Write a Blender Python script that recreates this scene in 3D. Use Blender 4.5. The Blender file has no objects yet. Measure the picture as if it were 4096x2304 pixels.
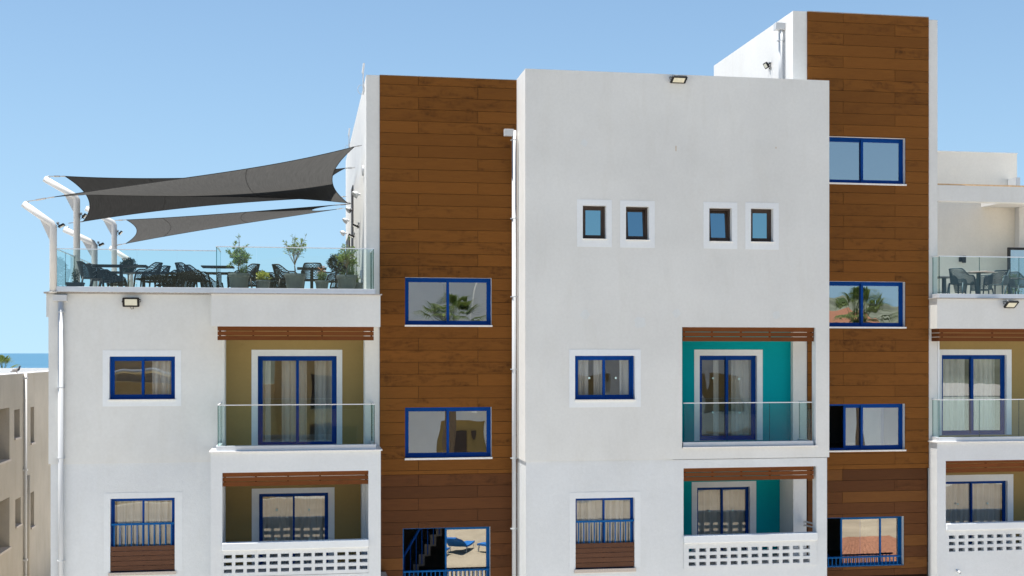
import bpy, bmesh, math, random
from mathutils import Vector, Matrix
C = bpy.context.scene
COL = C.collection
RAD = math.radians

# ------------------------------------------------------------------ camera, world, sun, exposure
F, CX, HY, YAW, H = 4955.0, 2048.0, 1412.0, RAD(9.71), 9.0   # photo is 4096 px wide
cam = bpy.data.cameras.new('camera')
cam.sensor_width = 36.0
cam.lens = F / 4096 * 36
cam.shift_y = (HY - 1152) / 4096
cam.clip_start = 0.1
cam.clip_end = 60000
camo = bpy.data.objects.new('camera', cam)
COL.objects.link(camo)
camo.location = (0, 0, H)
camo.rotation_euler = (RAD(90), 0, -YAW)
C.camera = camo

SUN_DIR = Vector((-0.185, 0.006, 0.983)).normalized()
sun = bpy.data.lights.new('sun', 'SUN')
sun.energy = 5.0
sun.angle = RAD(0.53)
sun.color = (1.0, 0.95, 0.87)
suno = bpy.data.objects.new('sun', sun)
COL.objects.link(suno)
suno.rotation_euler = SUN_DIR.to_track_quat('Z', 'Y').to_euler()
suno.location = (-20, 20, 60)

W = bpy.data.worlds.new('World')
C.world = W
W.use_nodes = True
wn = W.node_tree
sky = wn.nodes.new('ShaderNodeTexSky')
sky.sky_type = 'NISHITA'
sky.sun_disc = False
sky.sun_elevation = math.asin(SUN_DIR.z)
sky.sun_rotation = RAD(-90)
sky.altitude = 0
sky.air_density = 1.0
sky.dust_density = 0.0
sky.ozone_density = 1.2
bg = wn.nodes['Background']
bg.inputs['Strength'].default_value = 0.072
_tn = wn.nodes.new('ShaderNodeMix'); _tn.data_type = 'RGBA'; _tn.blend_type = 'MULTIPLY'; _tn.inputs[0].default_value = 1.0
_tn.inputs[7].default_value = (0.955, 1.015, 1.0, 1)
wn.links.new(sky.outputs[0], _tn.inputs[6]); wn.links.new(_tn.outputs[2], bg.inputs[0])
# thick white air near the horizon is thinner here than in the model: sample the sky a little higher up
_tc = wn.nodes.new('ShaderNodeTexCoord'); _sp = wn.nodes.new('ShaderNodeSeparateXYZ'); _cb = wn.nodes.new('ShaderNodeCombineXYZ')
wn.links.new(_tc.outputs['Generated'], _sp.inputs[0])
_m1 = wn.nodes.new('ShaderNodeMath'); _m1.operation = 'MULTIPLY_ADD'; _m1.inputs[1].default_value = 0.95; _m1.inputs[2].default_value = 0.27
_m2 = wn.nodes.new('ShaderNodeMath'); _m2.operation = 'MULTIPLY_ADD'; _m2.inputs[2].default_value = 0.125
wn.links.new(_sp.outputs[2], _m1.inputs[0]); wn.links.new(_m1.outputs[0], _m2.inputs[0]); wn.links.new(_sp.outputs[2], _m2.inputs[1])
wn.links.new(_sp.outputs[0], _cb.inputs[0]); wn.links.new(_sp.outputs[1], _cb.inputs[1]); wn.links.new(_m2.outputs[0], _cb.inputs[2])
_nv = wn.nodes.new('ShaderNodeVectorMath'); _nv.operation = 'NORMALIZE'; wn.links.new(_cb.outputs[0], _nv.inputs[0])
wn.links.new(_nv.outputs[0], sky.inputs[0])

C.view_settings.view_transform = 'Standard'
C.view_settings.look = 'None'
C.view_settings.exposure = 1.12
C.view_settings.gamma = 1.0
C.render.engine = 'CYCLES'
C.cycles.use_denoising = True
C.cycles.max_bounces = 10
C.cycles.transparent_max_bounces = 24
C.cycles.caustics_reflective = False
C.cycles.caustics_refractive = False

# ------------------------------------------------------------------ projection of measured points to real positions
SY, CY = math.sin(YAW), math.cos(YAW)
def ray(px, py=HY):
    u = (px - CX) / F
    return SY + u * CY, CY - u * SY, (HY - py) / F
def PX(px, Y):
    a, b, _ = ray(px)
    return a / b * Y
def PZ(px, py, Y):
    a, b, c = ray(px, py)
    return H + c * Y / b
def PT(px, py, Y):
    return Vector((PX(px, Y), Y, PZ(px, py, Y)))
def RC(x0, y0, x1, y1, Y):
    m = (x0 + x1) / 2
    return PX(x0, Y), PZ(m, y1, Y), PX(x1, Y), PZ(m, y0, Y)      # X0, Zbottom, X1, Ztop

# ------------------------------------------------------------------ materials
MATS = {}
class NT:
    def __init__(s, name):
        s.m = bpy.data.materials.new(name); s.m.use_nodes = True
        s.t = s.m.node_tree; s.n = s.t.nodes; s.l = s.t.links
        s.p = s.n['Principled BSDF']; s.out = s.n['Material Output']
        MATS[name] = s.m
    def add(s, t, **k):
        n = s.n.new(t)
        for a, v in k.items(): setattr(n, a, v)
        return n
    def link(s, a, b): s.l.new(a, b)
    def noise(s, vec, scale, detail=4, rough=0.55, dist=0.0):
        n = s.add('ShaderNodeTexNoise'); n.inputs['Scale'].default_value = scale
        n.inputs['Detail'].default_value = detail; n.inputs['Roughness'].default_value = rough
        n.inputs['Distortion'].default_value = dist
        s.link(vec, n.inputs['Vector']); return n.outputs['Fac']
    def coord(s, scale=(1, 1, 1)):
        tc = s.add('ShaderNodeTexCoord'); mp = s.add('ShaderNodeMapping')
        mp.inputs['Scale'].default_value = scale
        s.link(tc.outputs['Object'], mp.inputs['Vector']); return mp.outputs['Vector']
    def ramp(s, fac, stops):
        r = s.add('ShaderNodeValToRGB'); e = r.color_ramp.elements
        while len(e) < len(stops): e.new(0.5)
        for i, (p, c) in enumerate(stops):
            e[i].position = p; e[i].color = (*c, 1) if len(c) == 3 else c
        s.link(fac, r.inputs['Fac']); return r.outputs['Color']
    def mix(s, fac, a, b, mode='MIX'):
        m = s.add('ShaderNodeMix', data_type='RGBA', blend_type=mode)
        for sock, v in ((m.inputs['Factor'], fac), (m.inputs[6], a), (m.inputs[7], b)):
            if isinstance(v, (int, float)): sock.default_value = v
            elif isinstance(v, tuple): sock.default_value = (*v, 1)
            else: s.link(v, sock)
        return m.outputs[2]
    def math(s, op, a, b=0.0):
        m = s.add('ShaderNodeMath', operation=op)
        for sock, v in ((m.inputs[0], a), (m.inputs[1], b)):
            if isinstance(v, (int, float)): sock.default_value = v
            else: s.link(v, sock)
        return m.outputs[0]
    def bump(s, h, strength, dist):
        b = s.add('ShaderNodeBump'); b.inputs['Strength'].default_value = strength
        b.inputs['Distance'].default_value = dist
        s.link(h, b.inputs['Height']); s.link(b.outputs[0], s.p.inputs['Normal']); return b.outputs[0]

def stucco(name, col, rough_bump=0.35, grain=90, vary=0.06, stain=0.10):
    s = NT(name); v = s.coord(); v2 = s.coord((1, 1, 0.22))
    big = s.noise(v, 0.45, 5, 0.6)
    streak = s.noise(v2, 2.3, 6, 0.65, 0.4)
    fine = s.noise(v, 14, 4, 0.6)
    d = tuple(c * (1 - vary * 2.2) for c in col); b = tuple(min(.92, c * (1 + vary)) for c in col)
    c1 = s.ramp(big, [(0.30, d), (0.68, b)])
    c2 = s.mix(s.ramp(streak, [(0.50, (0, 0, 0)), (0.80, (1, 1, 1))]), c1, tuple(c * k for c, k in zip(col, (0.86, 0.84, 0.80))))
    c2f = s.mix(stain, c1, c2)
    c3 = s.mix(s.ramp(fine, [(0.3, (0.955, 0.955, 0.955)), (0.7, (1, 1, 1))]), (0, 0, 0), c2f) if False else s.mix(1.0, c2f, s.ramp(fine, [(0.3, (0.95, 0.95, 0.95)), (0.7, (1, 1, 1))]), 'MULTIPLY')
    s.link(c3, s.p.inputs['Base Color'])
    s.p.inputs['Roughness'].default_value = 0.85
    s.p.inputs['Specular IOR Level'].default_value = 0.08
    h = s.noise(v, grain, 3, 0.7)
    h2 = s.noise(v, 5, 3, 0.5)
    s.bump(s.math('ADD', s.math('MULTIPLY', h, 0.5), s.math('MULTIPLY', h2, 0.6)), rough_bump, 0.012)
    return s.m
def paint(name, col, rough=0.5, spec=0.4, metal=0.0, var=0.06, scale=8):
    s = NT(name); v = s.coord()
    n = s.noise(v, scale, 4)
    c = s.ramp(n, [(0.3, tuple(x * (1 - var) for x in col)), (0.7, tuple(min(1, x * (1 + var)) for x in col))])
    s.link(c, s.p.inputs['Base Color'])
    s.p.inputs['Roughness'].default_value = rough
    s.p.inputs['Specular IOR Level'].default_value = spec
    s.p.inputs['Metallic'].default_value = metal
    return s.m
def glass(name, tint, refl, rough=0.0, wave=0.0, gcol=(0.93, 0.97, 0.98)):
    s = NT(name)
    tr = s.add('ShaderNodeBsdfTransparent'); tr.inputs[0].default_value = (*tint, 1)
    gl = s.add('ShaderNodeBsdfGlossy'); gl.inputs['Roughness'].default_value = rough
    gl.inputs['Color'].default_value = (*gcol, 1)
    lw = s.add('ShaderNodeLayerWeight'); lw.inputs['Blend'].default_value = 0.5
    f5 = s.math('POWER', lw.outputs['Facing'], 4.0)
    fac = s.math('ADD', s.math('MULTIPLY', f5, 0.75), refl)
    fac.node.use_clamp = True
    mx = s.add('ShaderNodeMixShader')
    s.link(fac, mx.inputs[0]); s.link(tr.outputs[0], mx.inputs[1]); s.link(gl.outputs[0], mx.inputs[2])
    s.link(mx.outputs[0], s.out.inputs['Surface'])
    if wave:
        v = s.coord((1.3, 1, 0.55)); n = s.noise(v, 1.1, 1, 0.4)
        b = s.add('ShaderNodeBump'); b.inputs['Strength'].default_value = 1.0; b.inputs['Distance'].default_value = wave
        s.link(n, b.inputs['Height']); s.link(b.outputs[0], gl.inputs['Normal'])
    return s.m
def wood(name, dark, mid, light, blot=0.8, tints=((0.0, (0.90, 0.89, 0.88)), (0.5, (1, 1, 1)), (1.0, (1.08, 1.07, 1.05)))):
    s = NT(name)
    at = s.add('ShaderNodeAttribute', attribute_name='tone')
    tone = at.outputs['Fac']
    tc = s.add('ShaderNodeTexCoord'); mp = s.add('ShaderNodeMapping')
    cmb = s.add('ShaderNodeCombineXYZ')
    s.link(s.math('MULTIPLY', tone, 37.0), cmb.inputs[0]); s.link(s.math('MULTIPLY', tone, 91.0), cmb.inputs[1])
    s.link(tc.outputs['Object'], mp.inputs['Vector']); s.link(cmb.outputs[0], mp.inputs['Location'])
    def sc(k):
        m = s.add('ShaderNodeVectorMath', operation='MULTIPLY'); m.inputs[1].default_value = k
        s.link(mp.outputs[0], m.inputs[0]); return m.outputs[0]
    grain = s.noise(sc((1.2, 1.0, 26)), 2.6, 7, 0.62, 0.6)
    blotch = s.noise(sc((1.5, 1.0, 5.2)), 1.3, 3, 0.5, 0.8)
    figure = s.noise(sc((7.5, 1.0, 4.0)), 1.5, 3, 0.5, 0.5)
    base = s.ramp(grain, [(0.25, dark), (0.5, mid), (0.78, light)])
    flat = s.mix(0.42, base, mid)
    tint = s.ramp(tone, list(tints))
    c = s.mix(1.0, flat, tint, 'MULTIPLY')
    # dark figured blotches, only on some boards
    pick = s.ramp(s.math('FRACT', s.math('MULTIPLY', tone, 7.31)), [(0.35, (0.10, 0.10, 0.10)), (0.75, (1, 1, 1))])
    bl = s.math('MULTIPLY', s.ramp(blotch, [(0.46, (0, 0, 0)), (0.70, (1, 1, 1))]), s.ramp(figure, [(0.34, (0.25, 0.25, 0.25)), (0.66, (1, 1, 1))]))
    bl = s.math('MULTIPLY', s.math('MULTIPLY', bl, pick), blot)
    c = s.mix(bl, c, tuple(x * 0.42 for x in dark))
    s.link(c, s.p.inputs['Base Color'])
    s.p.inputs['Roughness'].default_value = 0.5
    s.p.inputs['Specular IOR Level'].default_value = 0.10
    s.bump(grain, 0.25, 0.004)
    return s.m

stucco('grey_render', (0.672, 0.682, 0.668), 0.25, 110, 0.035, 0.35)
stucco('white_band', (0.725, 0.76, 0.785), 0.18, 110, 0.02, 0.15)
stucco('white_band_low', (0.68, 0.71, 0.73), 0.2, 110, 0.02, 0.2)
stucco('patch_grey', (0.66, 0.69, 0.695), 0.2, 110, 0.03, 0.4)
stucco('rough_white', (0.652, 0.680, 0.698), 0.8, 42, 0.03, 0.3)
stucco('side_white', (0.70, 0.70, 0.69), 0.25, 110, 0.025, 0.5)
stucco('cream_render', (0.80, 0.755, 0.675), 0.25, 110, 0.03, 0.3)
stucco('olive_render', (0.310, 0.225, 0.092), 0.35, 70, 0.03, 0.2)
stucco('teal_render', (0.001, 0.300, 0.345), 0.2, 90, 0.02, 0.1)
stucco('tan_render', (0.475, 0.425, 0.355), 0.6, 55, 0.06, 0.9)
stucco('ochre_render', (0.62, 0.44, 0.20), 0.35, 70, 0.04, 0.3)
stucco('ceiling_white', (0.72, 0.71, 0.69), 0.2, 90, 0.03, 0.1)
paint('white_plastic', (0.51, 0.53, 0.55), 0.45, 0.25, var=0.02)
paint('white_metal', (0.56, 0.555, 0.54), 0.45, 0.25, var=0.03)
paint('sill_marble', (0.74, 0.73, 0.71), 0.35, 0.4, var=0.08, scale=22)
paint('sill_stone', (0.48, 0.42, 0.37), 0.6, 0.3, var=0.2, scale=40)
paint('cap_stone', (0.36, 0.34, 0.32), 0.5, 0.4, var=0.2, scale=30)
paint('blue_frame', (0.0005, 0.044, 0.235), 0.45, 0.10, var=0.06)
paint('blue_lower', (0.002, 0.085, 0.270), 0.5, 0.10, var=0.12, scale=20)
paint('brown_frame', (0.060, 0.044, 0.038), 0.5, 0.15)
paint('black_frame', (0.012, 0.012, 0.013), 0.4, 0.4)
paint('aluminium', (0.62, 0.655, 0.70), 0.38, 0.5, 0.35, var=0.03)
paint('rail_cap', (0.75, 0.77, 0.80), 0.3, 0.5, 0.4, var=0.02)
paint('black_plastic', (0.012, 0.012, 0.013), 0.5, 0.2)
paint('chair_plastic', (0.010, 0.011, 0.012), 0.5, 0.2)
paint('chair_slate', (0.035, 0.060, 0.072), 0.5, 0.25)
paint('table_top', (0.012, 0.012, 0.013), 0.45, 0.25)
paint('pot_grey', (0.098, 0.110, 0.106), 0.6, 0.3)
paint('pot_black', (0.028, 0.030, 0.032), 0.5, 0.3)
paint('soil', (0.05, 0.035, 0.022), 0.95, 0.1, var=0.4, scale=40)
paint('bark', (0.20, 0.145, 0.095), 0.9, 0.1, var=0.3, scale=40)
paint('lamp_lens', (0.62, 0.61, 0.50), 0.25, 0.5)
paint('rust', (0.42, 0.24, 0.08), 0.9, 0.1, var=0.3, scale=60)
paint('steel', (0.45, 0.44, 0.42), 0.3, 0.5, 0.9)
paint('rope', (0.42, 0.41, 0.38), 0.7, 0.2)
paint('room_paint', (0.36, 0.33, 0.29), 0.9, 0.1)
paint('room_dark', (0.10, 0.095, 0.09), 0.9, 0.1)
paint('deck_tile', (0.38, 0.36, 0.33), 0.7, 0.3, var=0.1, scale=3)
paint('groove', (0.012, 0.008, 0.005), 0.9, 0.1)
paint('roof_felt', (0.27, 0.265, 0.255), 0.9, 0.1)
paint('sticker', (0.55, 0.74, 0.72), 0.6, 0.2)
paint('card', (0.40, 0.55, 0.56), 0.6, 0.2)
paint('terracotta', (0.28, 0.125, 0.075), 0.8, 0.2, var=0.25, scale=12)
paint('pine', (0.62, 0.42, 0.24), 0.7, 0.2, var=0.2, scale=6)
paint('feather_grey', (0.22, 0.20, 0.19), 0.8, 0.2, var=0.25, scale=60)
paint('feather_dark', (0.020, 0.022, 0.035), 0.5, 0.4)
paint('sun_blue', (0.02, 0.13, 0.38), 0.8, 0.1)
glass('pane_clear', (0.87, 0.90, 0.89), 0.19, wave=0.0045)
glass('pane_mirror', (0.62, 0.68, 0.70), 0.46, wave=0.0045)
glass('pane_tint', (0.06, 0.14, 0.18), 0.46, gcol=(0.55, 0.86, 0.96))
glass('rail_glass', (0.82, 0.93, 0.915), 0.042)
glass('glass_edge', (0.03, 0.20, 0.18), 0.08)
CLAD = wood('wood_cladding', (0.116, 0.044, 0.0095), (0.168, 0.0645, 0.0125), (0.208, 0.084, 0.0165))
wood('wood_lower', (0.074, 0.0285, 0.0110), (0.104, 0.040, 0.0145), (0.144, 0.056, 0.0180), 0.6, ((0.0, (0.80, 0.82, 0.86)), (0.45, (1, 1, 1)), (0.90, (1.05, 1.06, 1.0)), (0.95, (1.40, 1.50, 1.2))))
wood('wood_slat', (0.105, 0.034, 0.010), (0.140, 0.046, 0.0135), (0.175, 0.062, 0.018), 0.35)
wood('wood_guard', (0.070, 0.034, 0.022), (0.105, 0.050, 0.030), (0.145, 0.068, 0.038), 0.2)

def fabric_mat(name='sail_fabric', a=0.056, b=0.082):
    s = NT(name); tc = s.add('ShaderNodeUVMap'); 
    mp = s.add('ShaderNodeMapping'); mp.inputs['Scale'].default_value = (220, 5, 1)
    s.link(tc.outputs[0], mp.inputs['Vector'])
    n = s.noise(mp.outputs[0], 1.0, 5, 0.7)
    c = s.ramp(n, [(0.3, (a, a*1.02, a*1.05)), (0.7, (b, b*1.02, b*1.04))])
    d = s.add('ShaderNodeBsdfDiffuse'); t = s.add('ShaderNodeBsdfTranslucent'); m = s.add('ShaderNodeMixShader')
    s.link(c, d.inputs[0]); s.link(s.mix(1.0, c, (1.0, 0.97, 0.92), 'MULTIPLY'), t.inputs[0])
    m.inputs[0].default_value = 0.5
    s.link(d.outputs[0], m.inputs[1]); s.link(t.outputs[0], m.inputs[2]); s.link(m.outputs[0], s.out.inputs['Surface'])
fabric_mat()
fabric_mat('sail_fabric_dark', 0.019, 0.030)
paint('sail_seam', (0.020, 0.020, 0.021), 0.8, 0.1)
def cloth_mat():
    s = NT('curtain_cloth')
    d = s.add('ShaderNodeBsdfDiffuse'); t = s.add('ShaderNodeBsdfTranslucent'); m = s.add('ShaderNodeMixShader')
    c = s.ramp(s.noise(s.coord((40, 1, 1)), 1.0, 3), [(0.3, (0.70, 0.69, 0.67)), (0.7, (0.82, 0.81, 0.79))])
    s.link(c, d.inputs[0]); s.link(c, t.inputs[0]); m.inputs[0].default_value = 0.25
    s.link(d.outputs[0], m.inputs[1]); s.link(t.outputs[0], m.inputs[2]); s.link(m.outputs[0], s.out.inputs['Surface'])
cloth_mat()
def leaf_mat(name, a, b):
    s = NT(name)
    oi = s.add('ShaderNodeNewGeometry')
    c = s.ramp(oi.outputs['Random Per Island'], [(0.0, a), (1.0, b)])
    d = s.add('ShaderNodeBsdfPrincipled'); s.link(c, s.p.inputs['Base Color'])
    s.p.inputs['Roughness'].default_value = 0.5
    t = s.add('ShaderNodeBsdfTranslucent'); s.link(c, t.inputs[0])
    m = s.add('ShaderNodeMixShader'); m.inputs[0].default_value = 0.35
    s.link(s.p.outputs[0], m.inputs[1]); s.link(t.outputs[0], m.inputs[2]); s.link(m.outputs[0], s.out.inputs['Surface'])
    s.n.remove(d)
leaf_mat('leaf_olive', (0.060, 0.110, 0.018), (0.22, 0.29, 0.06))
leaf_mat('leaf_lime', (0.16, 0.20, 0.025), (0.36, 0.36, 0.06))
leaf_mat('leaf_rosemary', (0.06, 0.12, 0.035), (0.16, 0.22, 0.08))
leaf_mat('leaf_dark', (0.012, 0.026, 0.010), (0.040, 0.062, 0.026))
leaf_mat('leaf_palm', (0.040, 0.080, 0.015), (0.16, 0.20, 0.05))
leaf_mat('petal_red', (0.30, 0.08, 0.04), (0.42, 0.20, 0.08))

# ------------------------------------------------------------------ mesh helper
class MB:
    def __init__(s): s.v = []; s.f = []; s.mi = []; s.tone = []; s.cur = 0.5; s.uv = None
    def vert(s, p): s.v.append(tuple(p)); s.tone.append(s.cur); return len(s.v) - 1
    def face(s, idx, m=0): s.f.append(tuple(idx)); s.mi.append(m)
    def quad(s, a, b, c, d, m=0): s.face([s.vert(p) for p in (a, b, c, d)], m)
    def box(s, x0, y0, z0, x1, y1, z1, m=0, skip='', side=None):
        p = [(x0,y0,z0),(x1,y0,z0),(x1,y1,z0),(x0,y1,z0),(x0,y0,z1),(x1,y0,z1),(x1,y1,z1),(x0,y1,z1)]
        i = [s.vert(q) for q in p]
        e = m if side is None else side
        for key, q, mm in (('f',(0,1,5,4),m),('r',(1,2,6,5),e),('k',(2,3,7,6),m),('l',(3,0,4,7),e),('t',(4,5,6,7),e),('b',(3,2,1,0),e)):
            if key not in skip: s.face([i[j] for j in q], mm)
        return s
    def tube(s, pts, r, n=8, m=0, cap=True):
        pts = [Vector(p) for p in pts]
        rs = r if isinstance(r, (list, tuple)) else [r] * len(pts)
        rings = []; up = None
        for k, p in enumerate(pts):
            d = (pts[min(k+1, len(pts)-1)] - pts[max(k-1, 0)]).normalized()
            if up is None: up = Vector((0,0,1)) if abs(d.z) < .9 else Vector((1,0,0))
            a = d.cross(up)
            if a.length < 1e-5: a = d.cross(Vector((0,1,0)))
            a.normalize(); b = a.cross(d).normalized(); up = b
            rings.append([s.vert(p + rs[k]*(math.cos(2*math.pi*j/n)*a + math.sin(2*math.pi*j/n)*b)) for j in range(n)])
        for k in range(len(rings)-1):
            for j in range(n):
                s.face((rings[k][j], rings[k][(j+1)%n], rings[k+1][(j+1)%n], rings[k+1][j]), m)
        if cap:
            s.face(rings[0][::-1], m); s.face(rings[-1], m)
        return s
    def lathe(s, prof, c=(0,0,0), n=24, m=0):
        rings = []
        for r, z in prof:
            rings.append([s.vert((c[0]+r*math.cos(2*math.pi*j/n), c[1]+r*math.sin(2*math.pi*j/n), c[2]+z)) for j in range(n)])
        for k in range(len(rings)-1):
            for j in range(n):
                s.face((rings[k][j], rings[k][(j+1)%n], rings[k+1][(j+1)%n], rings[k+1][j]), m)
        s.face(rings[0][::-1], m); s.face(rings[-1], m)
        return s
    def ball(s, c, r, n=10, k=7, m=0):
        rx, ry, rz = r if isinstance(r, (tuple, list)) else (r, r, r)
        rings = []
        for i in range(1, k):
            t = math.pi*i/k
            rings.append([s.vert((c[0]+rx*math.sin(t)*math.cos(2*math.pi*j/n), c[1]+ry*math.sin(t)*math.sin(2*math.pi*j/n), c[2]+rz*math.cos(t))) for j in range(n)])
        a = s.vert((c[0], c[1], c[2]+rz)); b = s.vert((c[0], c[1], c[2]-rz))
        for j in range(n):
            s.face((a, rings[0][j], rings[0][(j+1)%n]), m); s.face((b, rings[-1][(j+1)%n], rings[-1][j]), m)
            for i in range(len(rings)-1):
                s.face((rings[i][j], rings[i+1][j], rings[i+1][(j+1)%n], rings[i][(j+1)%n]), m)
        return s
    def xf(s, M, start=0):
        for k in range(start, len(s.v)): s.v[k] = tuple(M @ Vector(s.v[k]))
        return s
    def build(s, name, mats, parent=None, smooth=False, bevel=0.0):
        me = bpy.data.meshes.new(name)
        me.from_pydata(s.v, [], s.f)
        if isinstance(mats, str): mats = [mats]
        for m in mats: me.materials.append(MATS[m])
        me.polygons.foreach_set('material_index', s.mi)
        if smooth: me.polygons.foreach_set('use_smooth', [True]*len(me.polygons))
        at = me.attributes.new('tone', 'FLOAT', 'POINT'); at.data.foreach_set('value', s.tone)
        if s.uv:
            ul = me.uv_layers.new(name='UVMap')
            for lp in me.loops: ul.data[lp.index].uv = s.uv[lp.vertex_index]
        me.update()
        o = bpy.data.objects.new(name, me); COL.objects.link(o)
        if parent is not None: adopt(o, parent)
        if bevel:
            b = o.modifiers.new('bevel', 'BEVEL'); b.width = bevel; b.segments = 2; b.limit_method = 'ANGLE'
        return o
def adopt(o, parent):
    o.parent = parent
    M = Matrix.Identity(4); p = parent
    while p is not None:
        M = Matrix.LocRotScale(p.location, p.rotation_euler, p.scale) @ (p.matrix_parent_inverse @ Matrix.Identity(4) if p.parent else Matrix.Identity(4)) if False else (p.matrix_parent_inverse @ Matrix.LocRotScale(p.location, p.rotation_euler, p.scale)) @ M if p.parent else Matrix.LocRotScale(p.location, p.rotation_euler, p.scale) @ M
        p = p.parent
    o.matrix_parent_inverse = M.inverted()
def tag(o, label=None, cat=None, group=None, kind=None):
    if label: o['label'] = label
    if cat: o['category'] = cat
    if group: o['group'] = group
    if kind: o['kind'] = kind
    return o
def thing(name, label, cat, loc, group=None):
    o = bpy.data.objects.new(name, None); COL.objects.link(o); o.location = loc
    o.empty_display_size = 0.2
    return tag(o, label, cat, group)
def kids(o): return [c for c in o.children]
def dup(root, loc, rotz=0.0, label=None, group=None, scale=None):
    r = root.copy(); COL.objects.link(r); r.location = loc; r.rotation_euler = (0, 0, rotz)
    if scale: r.scale = (scale,)*3
    if label: r['label'] = label
    if group: r['group'] = group
    for ch in list(root.children):
        c = ch.copy(); COL.objects.link(c); c.parent = r
        for g in list(ch.children):
            d = g.copy(); COL.objects.link(d); d.parent = c
    return r

# ------------------------------------------------------------------ ground, sea
g = MB(); g.quad((-20000, -20000, 0), (20000, -20000, 0), (20000, 420, 0), (-20000, 420, 0))
def ground_mat():
    s = NT('paving'); v = s.coord()
    n = s.noise(v, 0.8, 6); n2 = s.noise(v, 9, 4)
    c = s.ramp(n, [(0.3, (0.52, 0.49, 0.44)), (0.7, (0.66, 0.63, 0.58))])
    br = s.add('ShaderNodeTexBrick'); br.inputs['Scale'].default_value = 1.6; br.inputs['Mortar Size'].default_value = 0.012
    br.inputs['Color1'].default_value = (1, 1, 1, 1); br.inputs['Color2'].default_value = (0.93, 0.92, 0.9, 1); br.inputs['Mortar'].default_value = (0.7, 0.68, 0.65, 1)
    s.link(v, br.inputs['Vector'])
    s.link(s.mix(1.0, c, br.outputs[0], 'MULTIPLY'), s.p.inputs['Base Color'])
    s.p.inputs['Roughness'].default_value = 0.85
    s.bump(n2, 0.3, 0.01)
ground_mat()
tag(g.build('ground', 'paving'), kind='structure')
g = MB(); g.quad((-40000, 415, -6), (40000, 415, -6), (40000, 50000, -6), (-40000, 50000, -6))
def sea_mat():
    s = NT('sea_water'); v = s.coord((0.16, 1.0, 1)); 
    n = s.noise(v, 0.02, 6, 0.65)
    s.link(s.ramp(n, [(0.35, (0.020, 0.090, 0.165)), (0.65, (0.050, 0.150, 0.230))]), s.p.inputs['Base Color'])
    s.p.inputs['Roughness'].default_value = 0.45
    s.p.inputs['Specular IOR Level'].default_value = 0.35
    s.bump(s.noise(s.coord((0.25, 1, 1)), 0.12, 5, 0.6), 0.6, 1.2)
sea_mat()
tag(g.build('sea', 'sea_water'), kind='structure')

# ------------------------------------------------------------------ wall with openings (front faces -Y)
def wall_mb(mb, X0, Z0, X1, Z1, Y, holes=(), depth=0.25, m=0, rm=1, ends='lrtb', no_reveal=()):
    xs = sorted({X0, X1, *[h[0] for h in holes], *[h[2] for h in holes]})
    zs = sorted({Z0, Z1, *[h[1] for h in holes], *[h[3] for h in holes]})
    xs = [x for x in xs if X0 - 1e-6 <= x <= X1 + 1e-6]; zs = [z for z in zs if Z0 - 1e-6 <= z <= Z1 + 1e-6]
    vi = {}
    def V(x, z):
        if (x, z) not in vi: vi[(x, z)] = mb.vert((x, Y, z))
        return vi[(x, z)]
    for a in range(len(xs)-1):
        for b in range(len(zs)-1):
            cx, cz = (xs[a]+xs[a+1])/2, (zs[b]+zs[b+1])/2
            if any(h[0] < cx < h[2] and h[1] < cz < h[3] for h in holes): continue
            mb.face((V(xs[a], zs[b]), V(xs[a+1], zs[b]), V(xs[a+1], zs[b+1]), V(xs[a], zs[b+1])), m)
    for k, h in enumerate(holes):
        a, b, c, d = h[:4]; dp = h[4] if len(h) > 4 else depth
        y2 = Y + dp
        b2 = max(b, Z0); d2 = min(d, Z1)
        mb.quad((a, Y, b2), (a, Y, d2), (a, y2, d2), (a, y2, b2), rm)
        mb.quad((c, Y, d2), (c, Y, b2), (c, y2, b2), (c, y2, d2), rm)
        if d <= Z1: mb.quad((a, Y, d), (c, Y, d), (c, y2, d), (a, y2, d), rm)
        if b >= Z0: mb.quad((c, Y, b), (a, Y, b), (a, y2, b), (c, y2, b), rm)
    y2 = Y + depth
    if 'l' in ends: mb.quad((X0, Y, Z1), (X0, Y, Z0), (X0, y2, Z0), (X0, y2, Z1), m)
    if 'r' in ends: mb.quad((X1, Y, Z0), (X1, Y, Z1), (X1, y2, Z1), (X1, y2, Z0), m)
    if 't' in ends: mb.quad((X0, Y, Z1), (X0, y2, Z1), (X1, y2, Z1), (X1, Y, Z1), m)
    if 'b' in ends: mb.quad((X0, Y, Z0), (X1, Y, Z0), (X1, y2, Z0), (X0, y2, Z0), m)

# ------------------------------------------------------------------ the hotel
HOTEL = thing('hotel_building', 'white flat roofed hotel with brown wood clad towers, blue windows and teal balcony walls', 'building', (4, 36, 0))
YW, YF = 31.25, 30.0          # wall / cladding plane, projecting front plane
YR = 30.79                    # front of the right hand wing
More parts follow.
